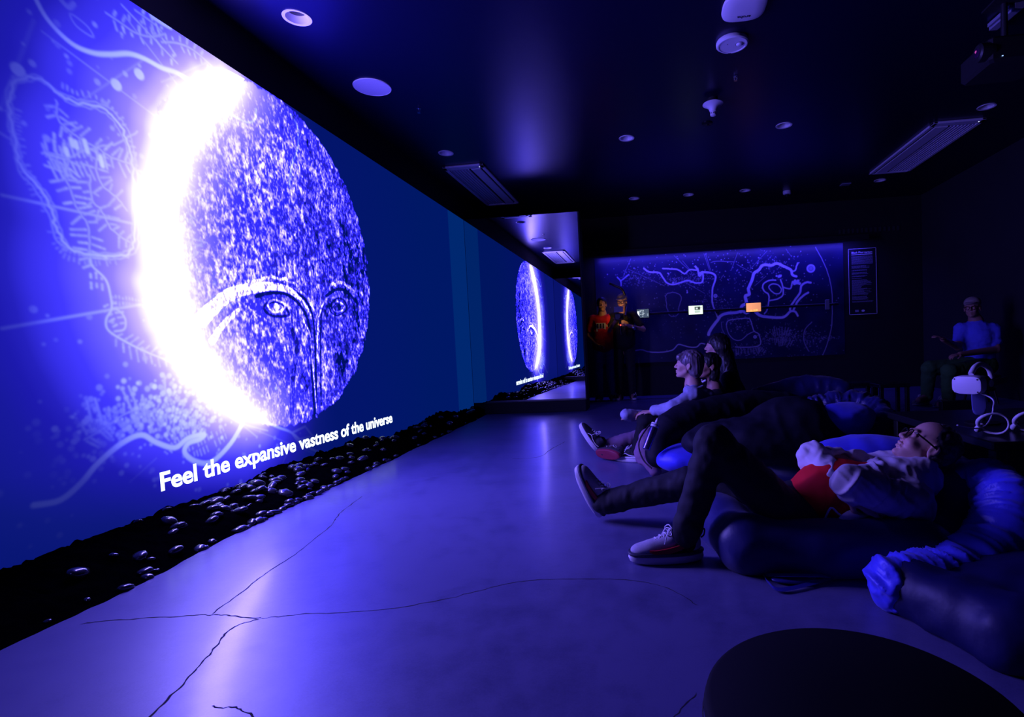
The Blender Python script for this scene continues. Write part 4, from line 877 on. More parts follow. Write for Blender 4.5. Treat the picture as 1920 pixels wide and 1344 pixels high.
# ---- the lying man
LOC = V3(1500, 960, 2.4); man = person(LOC, 'man lying back with crossed arms, grey jacket, red shirt, glasses and grey sneakers')
hc = V3(1737, 838, 2.50); HR = rotm((-.74, .10, .64), (.62, 0, .74)); hs = 1.0
neck = V3(1722, 893, 2.46); che = V3(1650, 925, 2.42); bel = V3(1560, 932, 2.42); pel = V3(1492, 962, 2.42)
sN, sF = V3(1705, 942, 2.26), V3(1668, 885, 2.62)
eN, eF = V3(1594, 905, 2.15), V3(1528, 860, 2.50)
wN, wF = V3(1650, 888, 2.34), V3(1592, 926, 2.24)
hN, hF = V3(1492, 985, 2.33), V3(1480, 955, 2.55)
kN, kF = V3(1338, 832, 2.30), V3(1290, 905, 2.70)
aN, aF = V3(1290, 985, 2.30), V3(1140, 940, 2.83)
legs = limb(hN, kN, aN, .082, .058, .042) + limb(hF, kF, aF, .08, .055, .042)
prims = [xf(p, HR, hc, hs) for p in head_prims()] + [cap(hc + HR @ np.array([-.02, 0, -.06]), neck, .055, .060, .02), cap(neck, che, .07, .12, .04), cap(che, bel, .125, .12, .05), cap(bel, pel, .12, .125, .05), cap(sN, sF, .075, .075, .04)]
prims += limb(sN, eN, wN, .052, .042, .028) + limb(sF, eF, wF, .052, .042, .028) + legs + hand(wN, wF * 0 + np.array([.75, .35, -.2]), (-.2, -.3, 1), 1, .5) + hand(wF, V3(1640, 950, 2.2) - wF, (-.3, -.9, .3), -1, .45) + [cap(aN, V3(1278, 1024, 2.31), .034, .022), cap(aF, V3(1116, 925, 2.85), .034, .022)]
sdf('body', prims, .0045, M_skin, man)
M_jean = mat('black_jeans', (.014, .014, .022), .75, .25, bump=(10, .4, .01))
def folds(seed, a=.004): return lambda V, N: a * (vnoise(V * np.array([1, 1, 2.2]), 14, seed) + .6 * vnoise(V * np.array([1.6, 1, 1.]), 27, seed + 1))
sdf('trousers', [cap(pel + np.array([.05, 0, 0]), pel, .135, .14, .04), cap(pel, hN, .12, .10, .04), cap(pel, hF, .12, .10, .04)] + limb(hN, kN, aN, .105, .080, .058, .03) + limb(hF, kF, aF, .098, .078, .062, .03) + [cap(aN, V3(1286, 1004, 2.30), .058, .055, .02), cap(aF, V3(1128, 940, 2.84), .062, .055, .02)], .009, M_jean, man, folds(3, .006))
sdf('sock', [cap(aN, V3(1288, 1018, 2.31), .046, .040)], .006, mat('black_sock', (.01, .01, .012), .9, .1), man); sdf('sock', [cap(aF, V3(1120, 930, 2.85), .046, .040)], .006, mat('black_sock'), man)
M_red = mat('red_shirt', (.75, .012, .02), .8, .2, bump=(12, .3, .01)); M_jack = mat('grey_zip_jacket', (.72, .66, .72), .6, .35, bump=(11, .45, .012))
sdf('red_shirt', [cap(pel + np.array([.03, 0, .01]), bel + np.array([0, -.01, .012]), .135, .158, .05), cap(bel, che, .155, .13, .05), cap(che, neck, .125, .07, .04)], .009, M_red, man, folds(9, .004))
jt = V3(1622, 930, 2.42)
jp = [cap(jt + np.array([0, 0, -.012]), che, .142, .145, .05), cap(che, neck, .14, .09, .04), cap(sN, sF, .093, .093, .04), cap(sN, eN, .078, .064, .03), cap(eN, wN, .064, .047, .02), cap(sF, eF, .078, .062, .03), cap(eF, wF, .062, .047, .02), ell(eF + np.array([-.015, 0, .01]), (.07, .07, .066), .02),
      cap(V3(1640, 962, 2.28), V3(1585, 975, 2.22), .04, .024, .03), ('s', ell(jt + np.array([-.06, .02, .10]), (.09, .12, .09), .02))]
jk = sdf('jacket', jp, .007, M_jack, man, lambda V, N: .011 * (.8 - 2 * np.abs(vnoise(np.stack([(V[:, 0] * .8 - V[:, 2] * .6) * 1.7, V[:, 1] * .7, (V[:, 0] * .6 + V[:, 2] * .8) * .38], 1), 17, 81))) + .004 * (.6 - 2 * np.abs(vnoise(np.stack([(V[:, 0] * .7 + V[:, 2] * .7) * 1.6, V[:, 1] * .6, (V[:, 0] * .7 - V[:, 2] * .7) * .5], 1), 24, 82))))
MB().tube(spline([hc + HR @ np.array([.055, -.075, -.115]), hc + HR @ np.array([-.02, -.10, -.13]), hc + HR @ np.array([-.09, -.06, -.10]), hc + HR @ np.array([-.11, .03, -.09])], 5), .014, 8).build('collar', M_jack, jk)
MB().tube(spline([V3(1545, 978, 2.24), V3(1558, 952, 2.22), V3(1575, 965, 2.22), V3(1600, 972, 2.22), V3(1640, 962, 2.22)], 5), .004, 6).build('hem_piping', M_white, jk)
hp = [xf(p, HR, hc, hs) for p in [ell((-.030, 0, .045), (.094, .084, .086), .01), ell((-.050, 0, -.01), (.070, .078, .075), .02), ('s', ell((.108, 0, -.02), (.075, .11, .105), .01)), ('s', ell((0, -.09, -.025), (.03, .03, .045), .005)), ('s', ell((0, .09, -.025), (.03, .03, .045), .005))]]
sdf('hair', hp, .006, mat('greying_dark_hair', (.035, .03, .035), .5, .4, bump=(60, .5, .006)), man, lambda V, N: .004 * vnoise(V, 60, 12) + .003 * vnoise(V, 120, 13))
def glasses(par, hc, HR, s=1., w=.0022, m=None):
    m = m or mat('black_frame', (.005, .005, .006), .3)
    L = lambda *p: [hc + HR @ (np.array(q, float) * s) for q in p]
    g = MB()
    for sd in (1, -1):
        g.tube(L(*[(.104 - .10 * abs(y - .03) ** 1.2, sd * y, z) for y, z in ((.012, .016), (.030, .021), (.052, .017), (.056, .0), (.048, -.016), (.028, -.020), (.013, -.012), (.009, .004))]), w * s, 6, closed=True)
        g.tube(L((.096, sd * .056, .012), (.088, sd * .070, .013), (.04, sd * .080, .010), (-.005, sd * .084, .006), (-.02, sd * .083, -.012)), w * 1.3 * s, 6)
    g.tube(L((.105, .010, .008), (.110, 0, .011), (.105, -.010, .008)), w * s, 6)
    go = g.build('glasses', m, par)
    return go
glasses(man, hc, HR, 1.0, .0028)
M_up = mat('grey_knit_upper', (.50, .47, .52), .7, .3, noise=(90, .2)); M_sole = mat('white_rubber', (.78, .74, .76), .55, .4); M_mark = mat('dark_red_mark', (.42, .01, .02), .5); M_navyr = mat('navy_rubber', (.03, .03, .06), .5); M_lace = mat('white_laces', (.85, .82, .86), .8)
sh = (M_up, M_sole, M_mark, M_navyr, M_lace)
shoe(man, atz(1316, 1046, .003), atz(1190, 1052, .003), (0, 0, 1), sh, .315, label='grey sneaker planted flat, red curved mark on its side')
hl = V3(1122, 968, 2.86); shoe(man, hl, V3(1080, 884, 2.86), (.86, -.25, .45), sh, .295, label='grey sneaker resting on its heel, toe pointing up')

# ---- youth in the pale denim jacket, seated low
Y0 = 4.5; yo = person(V3(1310, 800, Y0), 'short-haired youth in profile, pale denim jacket, arms round the knees')
hc = V3(1291, 684, Y0); HR = rotm((-.985, .10, .10), (.06, 0, 1))
neck = V3(1300, 722, Y0 + .02); che = V3(1315, 755, Y0 + .05); pel = V3(1335, 805, Y0 + .08)
sN, sF = V3(1300, 741, Y0 - .15), V3(1302, 737, Y0 + .21)
eN, wN = V3(1262, 765, Y0 - .22), V3(1222, 772, Y0 - .12)
eF, wF = V3(1240, 785, Y0 + .22), V3(1200, 777, Y0 - .03)
hN, hF = V3(1330, 815, Y0 - .05), V3(1330, 812, Y0 + .2)
kN, aN = V3(1212, 792, Y0 - .13), V3(1198, 846, Y0 - .16)
kF, aF = V3(1205, 818, Y0 + .14), V3(1132, 836, Y0 + .08)
prims = [xf(p, HR, hc, .97) for p in head_prims()] + [cap(hc + HR @ np.array([-.03, 0, -.06]), neck, .050, .055, .02), cap(neck, che, .07, .11, .04), cap(che, pel, .11, .12, .04), cap(sN, sF, .055, .055, .04)]
prims += limb(sN, eN, wN, .045, .038, .026) + limb(sF, eF, wF, .045, .038, .026) + limb(hN, kN, aN, .075, .055, .04) + limb(hF, kF, aF, .075, .055, .04)
prims += hand(wN, (-.9, .35, -.1), (0, -.2, 1), 1, .7) + hand(wF, (-.9, -.3, 0), (0, .2, 1), -1, .3) + [cap(aN, V3(1190, 854, Y0 - .17), .032, .022), cap(aF, V3(1120, 832, Y0 + .06), .032, .022)]
sdf('body', prims, .007, M_skin, yo)
M_den = mat('pale_denim', (.36, .37, .52), .75, .3, noise=(40, .2), bump=(16, .4, .008))
dj = sdf('denim_jacket', [cap(neck + np.array([0, 0, -.05]), che, .085, .125, .04), cap(che, V3(1325, 785, Y0 + .06), .125, .135, .04), cap(sN, sF, .07, .07, .04)] + limb(sN, eN, V3(1228, 770, Y0 - .13), .066, .056, .046) + limb(sF, eF, V3(1174, 777, Y0 - .08), .066, .052, .050), .009, M_den, yo, folds(21, .006))
MB().tube(spline([V3(1286, 723, Y0 - .1), V3(1302, 729, Y0 - .12), V3(1318, 724, Y0 - .08)], 5), .012, 8).build('collar', M_den, dj)
sdf('trousers', [cap(pel, hN, .12, .09, .03), cap(pel, hF, .12, .09, .03)] + limb(hN, kN, aN, .09, .075, .065) , .010, M_black_cloth, yo, folds(23, .006))
sdf('light_trouser_leg', limb(hF, kF, aF, .088, .07, .058), .010, mat('mauve_trousers', (.22, .13, .2), .8, .2, bump=(12, .4, .01)), yo, folds(24, .006))
hp = [xf(p, HR, hc, .97) for p in [ell((-.022, 0, .042), (.112, .092, .092), .015), ell((-.055, 0, -.03), (.072, .084, .085), .02), cap((.075, .045, .062), (.088, -.05, .052), .028, .026, .02), ('s', ell((.082, 0, -.055), (.062, .12, .085), .01)), ('s', ell((.02, -.10, -.035), (.035, .035, .04), .008))]]
def strands(seed, amp=.006, f=(70, 70, 9)):
    return lambda V, N: amp * np.abs(vnoise(V * np.array(f), 1., seed)) * 1.6 - amp * .5
sdf('hair', hp, .006, mat('ash_brown_hair', (.16, .12, .15), .38, .6), yo, strands(14))
shs = (mat('black_canvas', (.012, .012, .02), .7, .3), M_sole, M_sole, M_sole, M_lace)
shoe(yo, atz(1207, 866, .003) + np.array([0, 0, 0]), atz(1160, 862, .003), (0, 0, 1), shs, .28, 'stripe', 'black canvas shoe with a white stripe, flat on the floor')
hl = V3(1118, 846, Y0 + .05); shoe(yo, hl, V3(1092, 808, Y0 + .05), (.8, -.2, .5), shs, .27, 'stripe', 'black canvas shoe with its toe pointing up')
# ---- woman whose face shows behind the youth
Y1 = 4.95; wo = person(V3(1345, 790, Y1), 'dark-haired person in black seated directly behind the denim-jacketed youth')
hc = V3(1328, 686, Y1); HR = rotm((-.90, -.36, .05), (.05, 0, 1)); neck = V3(1340, 728, Y1 + .02); che = V3(1352, 760, Y1 + .05); pel = V3(1365, 805, Y1 + .08)
sN, sF = V3(1346, 748, Y1 - .18), V3(1350, 742, Y1 + .2); eN, wN = V3(1330, 790, Y1 - .2), V3(1290, 800, Y1 - .15); eF, wF = V3(1340, 790, Y1 + .25), V3(1300, 795, Y1 + .1)
kN, aN = V3(1290, 800, Y1 - .1), V3(1240, 830, Y1 - .25)
prims = [xf(p, HR, hc, .95) for p in head_prims()] + [cap(hc + HR @ np.array([-.03, 0, -.06]), neck, .048, .05, .02), cap(neck, che, .07, .10, .04), cap(che, pel, .11, .12, .04), cap(sN, sF, .05, .05, .04)] + limb(sN, eN, wN, .043, .036, .025) + limb(sF, eF, wF, .043, .036, .025) + limb(pel, kN, aN, .08, .055, .04)
prims += hand(wN, (-.9, 0, -.3), (0, 0, 1), 1, .5, .95) + hand(wF, (-.9, 0, -.3), (0, 0, 1), -1, .5, .95)
sdf('body', prims, .008, M_skin2, wo)
sdf('black_top', [cap(neck + np.array([0, 0, -.06]), che, .09, .12, .04), cap(che, pel, .125, .14, .04), cap(sN, sF, .068, .068, .04)] + limb(sN, eN, wN, .06, .05, .042) + limb(sF, eF, wF, .06, .05, .042), .010, M_black_cloth, wo, folds(31, .005))
sdf('trousers', limb(pel, kN, aN, .10, .075, .06), .010, M_black_cloth, wo, folds(32, .005))
MB().tube(spline([hc + HR @ np.array([.045, .05, -.125]), hc + HR @ np.array([.06, 0, -.145]), hc + HR @ np.array([.03, -.06, -.13])], 5), .009, 8).build('white_collar', M_white, wo)
hp = [xf(p, HR, hc, .95) for p in [ell((-.024, 0, .040), (.108, .090, .094), .015), ell((-.05, 0, -.06), (.065, .085, .12), .02), ('s', ell((.085, 0, -.035), (.065, .075, .095), .01))]]
sdf('hair', hp, .008, M_hairdk, wo, strands(16))
shm = (mat('dark_suede', (.03, .02, .03), .8), mat('dark_red_rubber', (.30, .02, .05), .6), mat('dark_suede'), mat('dark_suede'), M_lace)
shoe(wo, atz(1160, 856, .055), atz(1108, 850, .05), (.1, .93, .30), shm, .255, 'stripe', 'shoe lying on its side with its dark red sole showing')
# ---- woman with long dark hair
Y2 = 5.3; lw = person(V3(1385, 780, Y2), 'long-haired woman in black, tallest head of the seated trio')
hc = V3(1343, 650, Y2); HR = rotm((-.95, .05, .05), (.12, 0, 1)); neck = V3(1358, 690, Y2 + .02); che = V3(1370, 730, Y2 + .05); pel = V3(1390, 790, Y2 + .08)
sN, sF = V3(1366, 710, Y2 - .18), V3(1370, 705, Y2 + .2); eN, wN = V3(1360, 760, Y2 - .22), V3(1320, 775, Y2 - .15); eF, wF = V3(1350, 755, Y2 + .25), V3(1310, 770, Y2 + .1)
kN, aN = V3(1300, 765, Y2), V3(1275, 800, Y2)
prims = [xf(p, HR, hc, .95) for p in head_prims()] + [cap(hc + HR @ np.array([-.03, 0, -.06]), neck, .048, .05, .02), cap(neck, che, .07, .10, .04), cap(che, pel, .11, .12, .04), cap(sN, sF, .05, .05, .04)] + limb(sN, eN, wN, .043, .036, .025) + limb(sF, eF, wF, .043, .036, .025) + limb(pel, kN, aN, .08, .055, .04)
prims += hand(wN, (-.9, 0, -.3), (0, 0, 1), 1, .5, .95) + hand(wF, (-.9, 0, -.3), (0, 0, 1), -1, .5, .95)
sdf('body', prims, .008, M_skin, lw)
sdf('black_top', [cap(neck + np.array([0, 0, -.06]), che, .09, .12, .04), cap(che, pel, .125, .15, .04), cap(sN, sF, .07, .07, .04)] + limb(sN, eN, wN, .06, .05, .042) + limb(sF, eF, wF, .06, .05, .042), .010, M_black_cloth, lw, folds(33, .005))
sdf('trousers', limb(pel, kN, aN, .10, .075, .06), .010, M_black_cloth, lw, folds(34, .005))
hp = [xf(p, HR, hc, .95) for p in [ell((-.024, 0, .045), (.112, .094, .096), .015), ('s', ell((.105, 0, -.04), (.065, .08, .085), .01))]] + [cap(hc + HR @ np.array([-.05, -.03, 0]), V3(1378, 735, Y2 - .12), .085, .075, .03), cap(hc + HR @ np.array([-.05, .03, 0]), V3(1375, 720, Y2 + .1), .08, .07, .03), cap(V3(1378, 735, Y2 - .12), V3(1388, 765, Y2 - .12), .075, .04, .03)]
sdf('long_hair', hp, .009, M_hairdk, lw, strands(18, .008, (50, 50, 6)))

# ---- two people standing before the chart
YS = BACK - .62
def stander(px, head_y, foot_y, label, face, hs=1., wide=.20):
    f = atz(px, foot_y, 0); x = V3(px, head_y, YS)[0]; top = V3(px, head_y, YS)[2]; return x, top
def standing(x, top, label, face, mats, arms, skin):
    s = top / 1.78; t = person((x, YS, 0), label, 'visitors standing at the chart'); P = lambda a, b, c: np.array([x + a * s, YS + b * s, c * s])
    hc = P(0, -.02, 1.655); HR = rotm(face, (0, 0, 1)); neck = P(0, 0, 1.50); che = P(0, 0, 1.30); pel = P(0, .01, .95)
    prims = [xf(p, HR, hc, s) for p in head_prims()] + [cap(hc + HR @ np.array([-.02, 0, -.06]), neck, .052, .055, .02), cap(neck, che, .07, .12, .05), cap(che, pel, .12, .13, .05), cap(P(-.17, 0, 1.42), P(.17, 0, 1.42), .055, .055, .04), cap(P(-.07, 0, 1.25), P(.07, 0, 1.25), .11, .11, .05)]
    cl = [cap(P(-.06, 0, 1.36), P(.06, 0, 1.36), .125, .125, .05), cap(P(-.06, 0, 1.2), P(.06, 0, 1.2), .14, .14, .05), cap(P(-.06, 0, 1.08), P(.06, 0, 1.08), .14, .14, .05), cap(P(-.05, 0, .97), P(.05, 0, .97), .15, .15, .05), cap(P(-.16, 0, 1.42), P(.16, 0, 1.42), .07, .07, .04)]
    for sd, (e, w, h) in zip((-1, 1), arms):
        sh_ = P(sd * .185, 0, 1.42); e, w = P(*e), P(*w); prims += limb(sh_, e, w, .047, .038, .027) + hand(w, h, (0, -1, .2) if abs(h[2]) > .5 else (0, 0, 1), sd, .6, s); cl.append(cap(sh_, sh_ * .35 + e * .65, .068, .064, .03))
    lg = []
    for sd in (-1, 1):
        h_, k_, a_ = P(sd * .09, .01, .92), P(sd * .10, -.03, .50), P(sd * .11, .02, .08); prims += limb(h_, k_, a_, .085, .055, .04) + [cap(a_, P(sd * .12, -.12, .04), .04, .035)]; lg.append(limb(h_, k_, P(sd * .11, .02, .05), .10, .072, .062))
    sdf('body', prims, .009, skin, t); sdf('t_shirt', cl, .012, mats[0], t, folds(41, .006))
    sdf('trousers', [cap(P(-.06, .01, .95), P(.06, .01, .95), .125, .125, .05)] + lg[0] + lg[1], .012, mats[1], t, folds(43, .006))
    for sd in (-1, 1):
        f0 = P(sd * .115, .09, .003); shoe(t, f0, f0 + np.array([sd * .03, -.27, 0]), (0, 0, 1), mats[2], .27, 'stripe')
    return t, P, hc, HR, s
xs1 = V3(1128, 558, YS); t, P, hc, HR, s = standing(xs1[0], xs1[2], 'person standing in a red t-shirt with a pale block print, beside the mirror', (.1, -1, 0),
    (mat('dim_red_shirt', (.5, .012, .03), .8, .2, bump=(12, .3, .01)), mat('blue_grey_trousers', (.10, .10, .30), .8, .2, bump=(12, .3, .01)), shs), [((-.26, .0, 1.14), (-.10, -.13, .98), (.8, -.2, -.2)), ((.27, .02, 1.13), (.28, -.04, .88), (0, -.1, -1))], M_skin2)
sdf('hair', [xf(p, HR, hc, s) for p in [ell((-.022, 0, .045), (.106, .088, .090), .015), ('s', ell((.085, 0, -.03), (.06, .09, .09), .01))]], .010, M_hairdk, t, strands(22))
pr0 = MB(); pr0.add([tuple(P(a, -.128 - .006 * (1 - abs(a) * 4), b)) for a, b in ((-.10, 1.20), (.06, 1.20), (.06, 1.34), (-.10, 1.34))], [(0, 1, 2, 3)]); pr0.build('shirt_print', mat('dim_pale_print', (.5, .5, .6), .6), t)
for k in range(3): MB().box(tuple(P(-.085 + .048 * k, -.142, 1.25)), tuple(P(-.06 + .048 * k, -.136, 1.33))).build('print_letter', M_black, t)
xs2 = V3(1163, 552, YS); t, P, hc, HR, s = standing(xs2[0] + .03, xs2[2], 'person in a cap and glasses holding up a camera, lit by its screen', (-.25, -1, -.2),
    (M_black_cloth, mat('black_trousers', (.008, .008, .010), .8), shs), [((-.24, -.1, 1.18), (-.10, -.30, 1.34), (.2, -.6, .5)), ((.34, -.08, 1.17), (.10, -.30, 1.24), (-.8, -.3, .2))], M_skin2)
cap_ = sdf('cap', [xf(p, HR, hc, s) for p in [ell((-.012, 0, .062), (.108, .088, .075), .01), ('s', ell((.02, 0, -.04), (.15, .12, .085), .008))]], .008, mat('ochre_cap', (.35, .25, .12), .8), t)
bb = MB(); n = 14; ring_ = [hc + HR @ (np.array([.075 + .085 * math.cos(a), .078 * math.sin(a), .058 - .012 * math.cos(a)]) * s) for a in np.linspace(-math.pi / 2, math.pi / 2, n)]
bb.add([tuple(p) for p in ring_] + [tuple(p + np.array([0, 0, .008])) for p in ring_], [tuple(range(n)), tuple(range(2 * n - 1, n - 1, -1))] + [(i, i + 1, n + i + 1, n + i) for i in range(n - 1)] + [(n - 1, 0, n, 2 * n - 1)]); bb.build('cap_brim', mat('ochre_cap'), cap_)
glasses(t, hc, HR, s, .004)
MB().lathe([(.045, 0), (.047, .02), (.045, .04)], 16, M=Matrix.Translation(Vector(P(.17, -.25, 1.20))) @ Matrix.Rotation(R(70), 4, 'Y')).build('wrist_watch', mat('chrome'), t)
camt = empty('video_camera', tuple(P(-.03, -.36, 1.2)), 'small video camera rig with a glowing screen and red lamp held by the capped person', 'camera')
MB().bbox(tuple(P(-.11, -.46, 1.33)), tuple(P(.03, -.34, 1.44)), .012).build('camera_body', mat('black_plastic'), camt)
MB().lathe([(.035, 0), (.038, .10), (.034, .11)], 24, M=Matrix.Translation(Vector(P(-.04, -.46, 1.385))) @ Matrix.Rotation(R(90), 4, 'X')).build('lens', mat('black_plastic'), camt)
MB().bbox(tuple(P(-.12, -.42, 1.46)), tuple(P(.03, -.405, 1.55)), .004).build('screen_shell', mat('blue_grey_plastic'), camt)
c1 = P(-.045, -.403, 1.505); scn = MB().box((c1[0] - .06, c1[1], c1[2] - .035), (c1[0] + .06, c1[1] + .002, c1[2] + .035)).build('screen', emis('warm_camera_screen', (1., .55, .12), 30.0), camt)
MB().lathe([(.012, 0), (.010, -.004)], 12, M=Matrix.Translation(Vector(P(-.02, -.465, 1.25)) ) @ Matrix.Rotation(R(-90), 4, 'X')).build('record_lamp', emis('red_record_lamp', (1., .05, .02), 4), camt)
MB().tube([P(-.03, -.38, 1.34), P(-.03, -.36, 1.22), P(-.02, -.35, 1.10)], .02, 12).build('grip', mat('black_plastic'), camt)
MB().tube(spline([aty(1143, 531, YS - .1), aty(1152, 535, YS - .1), aty(1166, 542, YS - .1), aty(1172, 556, YS - .05), aty(1174, 575, YS - .02), P(.05, -.3, 1.4)], 5), .022, 10).build('boom_arm', mat('black_plastic'), camt)

# ---- man seated by the right wall
Y3 = 7.35; sm = person(V3(1840, 700, Y3), 'broad seated man in a cap, pale t-shirt and green trousers by the right wall')
hc = V3(1823, 577, Y3 - .05); HR = rotm((-.62, -.75, -.05), (0, 0, 1)); s = 1.05
neck = V3(1830, 603, Y3); che = V3(1832, 632, Y3); pel = V3(1838, 675, Y3 + .02)
sL, sR = V3(1800, 616, Y3 + .02), V3(1863, 617, Y3 - .05)
eR, wR = V3(1868, 655, Y3 - .12), V3(1800, 664, Y3 - .38); eL, wL = V3(1796, 650, Y3 - .05), V3(1768, 636, Y3 - .3)
hL, hR = V3(1825, 684, Y3), V3(1850, 686, Y3 - .05); kL, kR = V3(1742, 690, Y3 - .10), V3(1780, 696, Y3 - .40); aL, aR = V3(1738, 743, Y3 + .02), V3(1778, 752, Y3 - .25)
prims = [xf(p, HR, hc, s) for p in head_prims()] + [cap(hc + HR @ np.array([-.02, 0, -.06]), neck, .06, .065, .02), cap(neck, che, .08, .15, .05), cap(che, pel, .15, .15, .05), cap(sL, sR, .065, .065, .05)] + limb(sL, eL, wL, .056, .046, .032) + limb(sR, eR, wR, .056, .046, .032)
prims += hand(wR, (-.9, -.3, -.1), (0, -.2, 1), 1, .5) + hand(wL, (-.8, -.3, .4), (0, -.2, 1), 1, .5) + limb(hL, kL, aL, .09, .06, .045) + limb(hR, kR, aR, .09, .06, .045) + [cap(aL, V3(1722, 750, Y3 - .1), .04, .035), cap(aR, V3(1762, 758, Y3 - .4), .04, .035)]
sdf('body', prims, .009, M_skin2, sm)
sdf('t_shirt', [cap(neck + np.array([0, 0, -.07]), che, .12, .17, .05), cap(che, pel + np.array([0, 0, .05]), .172, .165, .05), cap(sL + np.array([.03, 0, -.02]), sR + np.array([-.03, 0, -.02]), .085, .085, .05), cap(sL, sL * .45 + eL * .55, .07, .07, .05), cap(sR, sR * .4 + eR * .6, .075, .075, .05)], .012, mat('pale_blue_tshirt', (.13, .15, .85), .85, .2, bump=(10, .3, .01)), sm, folds(51, .006))
sdf('trousers', [cap(pel, hL, .15, .12, .04), cap(pel, hR, .15, .12, .04)] + limb(hL, kL, aL, .115, .09, .07) + limb(hR, kR, aR, .115, .09, .07), .012, mat('green_trousers', (.06, .16, .05), .85, .2, bump=(10, .3, .01)), sm, folds(53, .006))
sdf('cap', [xf(p, HR, hc, s) for p in [ell((-.012, 0, .062), (.108, .088, .075), .01), ('s', ell((.02, 0, -.04), (.15, .12, .085), .008)), ell((.11, 0, .06), (.07, .07, .010), .01)]], .008, mat('khaki_cap', (.35, .28, .25), .8), sm)
glasses(sm, hc, HR, s, .003)
shg = (mat('grey_green_shoe', (.25, .26, .2), .7), mat('pale_rubber', (.4, .4, .36), .6), mat('grey_green_shoe'), mat('grey_green_shoe'), M_lace)
for a_, lb in ((aL, 'left shoe'), (aR, 'right shoe')):
    f0 = np.array([a_[0], a_[1] + .06, .003]); shoe(sm, f0 + np.array([.06, .03, 0]), f0 + np.array([-.20, -.12, 0]), (0, 0, 1), shg, .29, 'stripe')
st = empty('stool', (pel[0], pel[1], 0), 'black stool under the seated man by the right wall', 'stool')
zs = pel[2] - .19
MB().lathe([(.03, zs - .05), (.2, zs - .05), (.215, zs - .03), (.21, zs - .005), (.18, zs)], 32, (pel[0], pel[1], 0)).build('seat', mat('black_metal'), st)
for k in range(4): a = k * math.pi / 2 + .6; MB().tube([(pel[0] + .12 * math.cos(a), pel[1] + .12 * math.sin(a), zs - .045), (pel[0] + .2 * math.cos(a), pel[1] + .2 * math.sin(a), .0)], .014, 10).build('leg', mat('black_metal'), st)

# ------------------------------------------------------------------ round stool in the foreground
bx, by = .259, .733
st = empty('round_stool', (bx, by, 0), 'black round stool seat in the bottom foreground', 'stool')
MB().lathe([(.02, .40), (.195, .40), (.205, .408), (.208, .435), (.205, .445), (.197, .45), (.02, .451)], 72, (bx, by, 0)).build('seat', mat('black_vinyl', (.004, .004, .006), .7, .15), st)
MB().lathe([(.2085, .418), (.2105, .421), (.2085, .424)], 72, (bx, by, 0), caps=False).build('piping', mat('black_vinyl'), st)
for k in range(4): a = k * math.pi / 2 + .78; MB().tube([(bx + .13 * math.cos(a), by + .13 * math.sin(a), .405), (bx + .17 * math.cos(a), by + .17 * math.sin(a), 0)], .013, 12).build('leg', mat('black_metal'), st)
MB().tube([(bx + .15 * math.cos(a), by + .15 * math.sin(a), .18) for a in np.linspace(0, 2 * math.pi, 33)[:-1]], .008, 8, closed=True).build('foot_ring', mat('black_metal'), st)

# ------------------------------------------------------------------ headset table, headset, controllers
TZ = .47
tb = empty('black_side_table', (1.95, 2.95, 0), 'low black table carrying the white headset and ring controllers', 'table')
MB().bbox((1.42, 2.42, TZ - .04), (2.6, 3.45, TZ), .006).build('top', mat('black_table_lacquer', (.010, .010, .014), .28, .4), tb)
for x in (1.47, 2.55):
    for y in (2.47, 3.4): MB().bbox((x - .025, y - .025, 0), (x + .025, y + .025, TZ - .04), .004).build('leg', mat('black_metal'), tb)
MB().box((1.5, 3.38, .05), (2.52, 3.40, TZ - .04)).build('back_panel', mat('black_table_lacquer'), tb)
H0 = aty(1817, 721, 2.85); hd = empty('vr_headset', tuple(H0), 'white virtual reality headset resting on a dark stand', 'headset')
hr = rotm((-.80, -.55, -.05), (0, 0, 1)); M_vr = mat('white_headset_plastic', (.72, .68, .76), .45, .5)
def rbox(c, Rm, half, rad, nm, m, par):
    v = []; f = []; n = 24; prof = [(-1, .80), (-.9, .95), (-.6, 1), (.6, 1), (.9, .95), (1, .80)]
    for t_, sc_ in prof:
        for k in range(n):
            a = 2 * math.pi * k / n; cs, sn = math.cos(a), math.sin(a); p = 4; r_ = 1 / (abs(cs) ** p + abs(sn) ** p) ** (1 / p)
            v.append(tuple(c + Rm @ np.array([t_ * half[0], cs * r_ * half[1] * sc_, sn * r_ * half[2] * sc_])))
    for i in range(5):
        for k in range(n): j = (k + 1) % n; f.append((i * n + k, i * n + j, i * n + n + j, i * n + n + k))
    f += [tuple(range(n - 1, -1, -1)), tuple(range(5 * n, 6 * n))]
    return MB().add(v, f, True).build(nm, m, par)
rbox(H0, hr, (.030, .070, .046), 0, 'visor', M_vr, hd)
rbox(H0 + hr @ np.array([-.055, 0, 0]), hr, (.028, .065, .042), 0, 'face_pad', mat('dark_foam', (.05, .05, .055), .9), hd)
for s_ in (1, -1):
    rbox(H0 + hr @ np.array([-.115, s_ * .072, .004]), hr, (.085, .006, .017), 0, 'strap_arm', mat('grey_strap', (.16, .13, .14), .7), hd)
    MB().lathe([(.016, -.004), (.017, 0), (.016, .004)], 20, M=Matrix.Translation(Vector(H0 + hr @ np.array([-.045, s_ * .078, .004]))) @ Matrix(hr.tolist()).to_4x4() @ Matrix.Rotation(R(90), 4, 'X')).build('hinge', M_vr, hd)
MB().tube(spline([H0 + hr @ np.array(p) for p in ((-.02, 0, .050), (-.06, 0, .082), (-.12, 0, .090), (-.19, 0, .06), (-.215, 0, .01))], 6), .013, 10).build('top_strap', M_vr, hd)
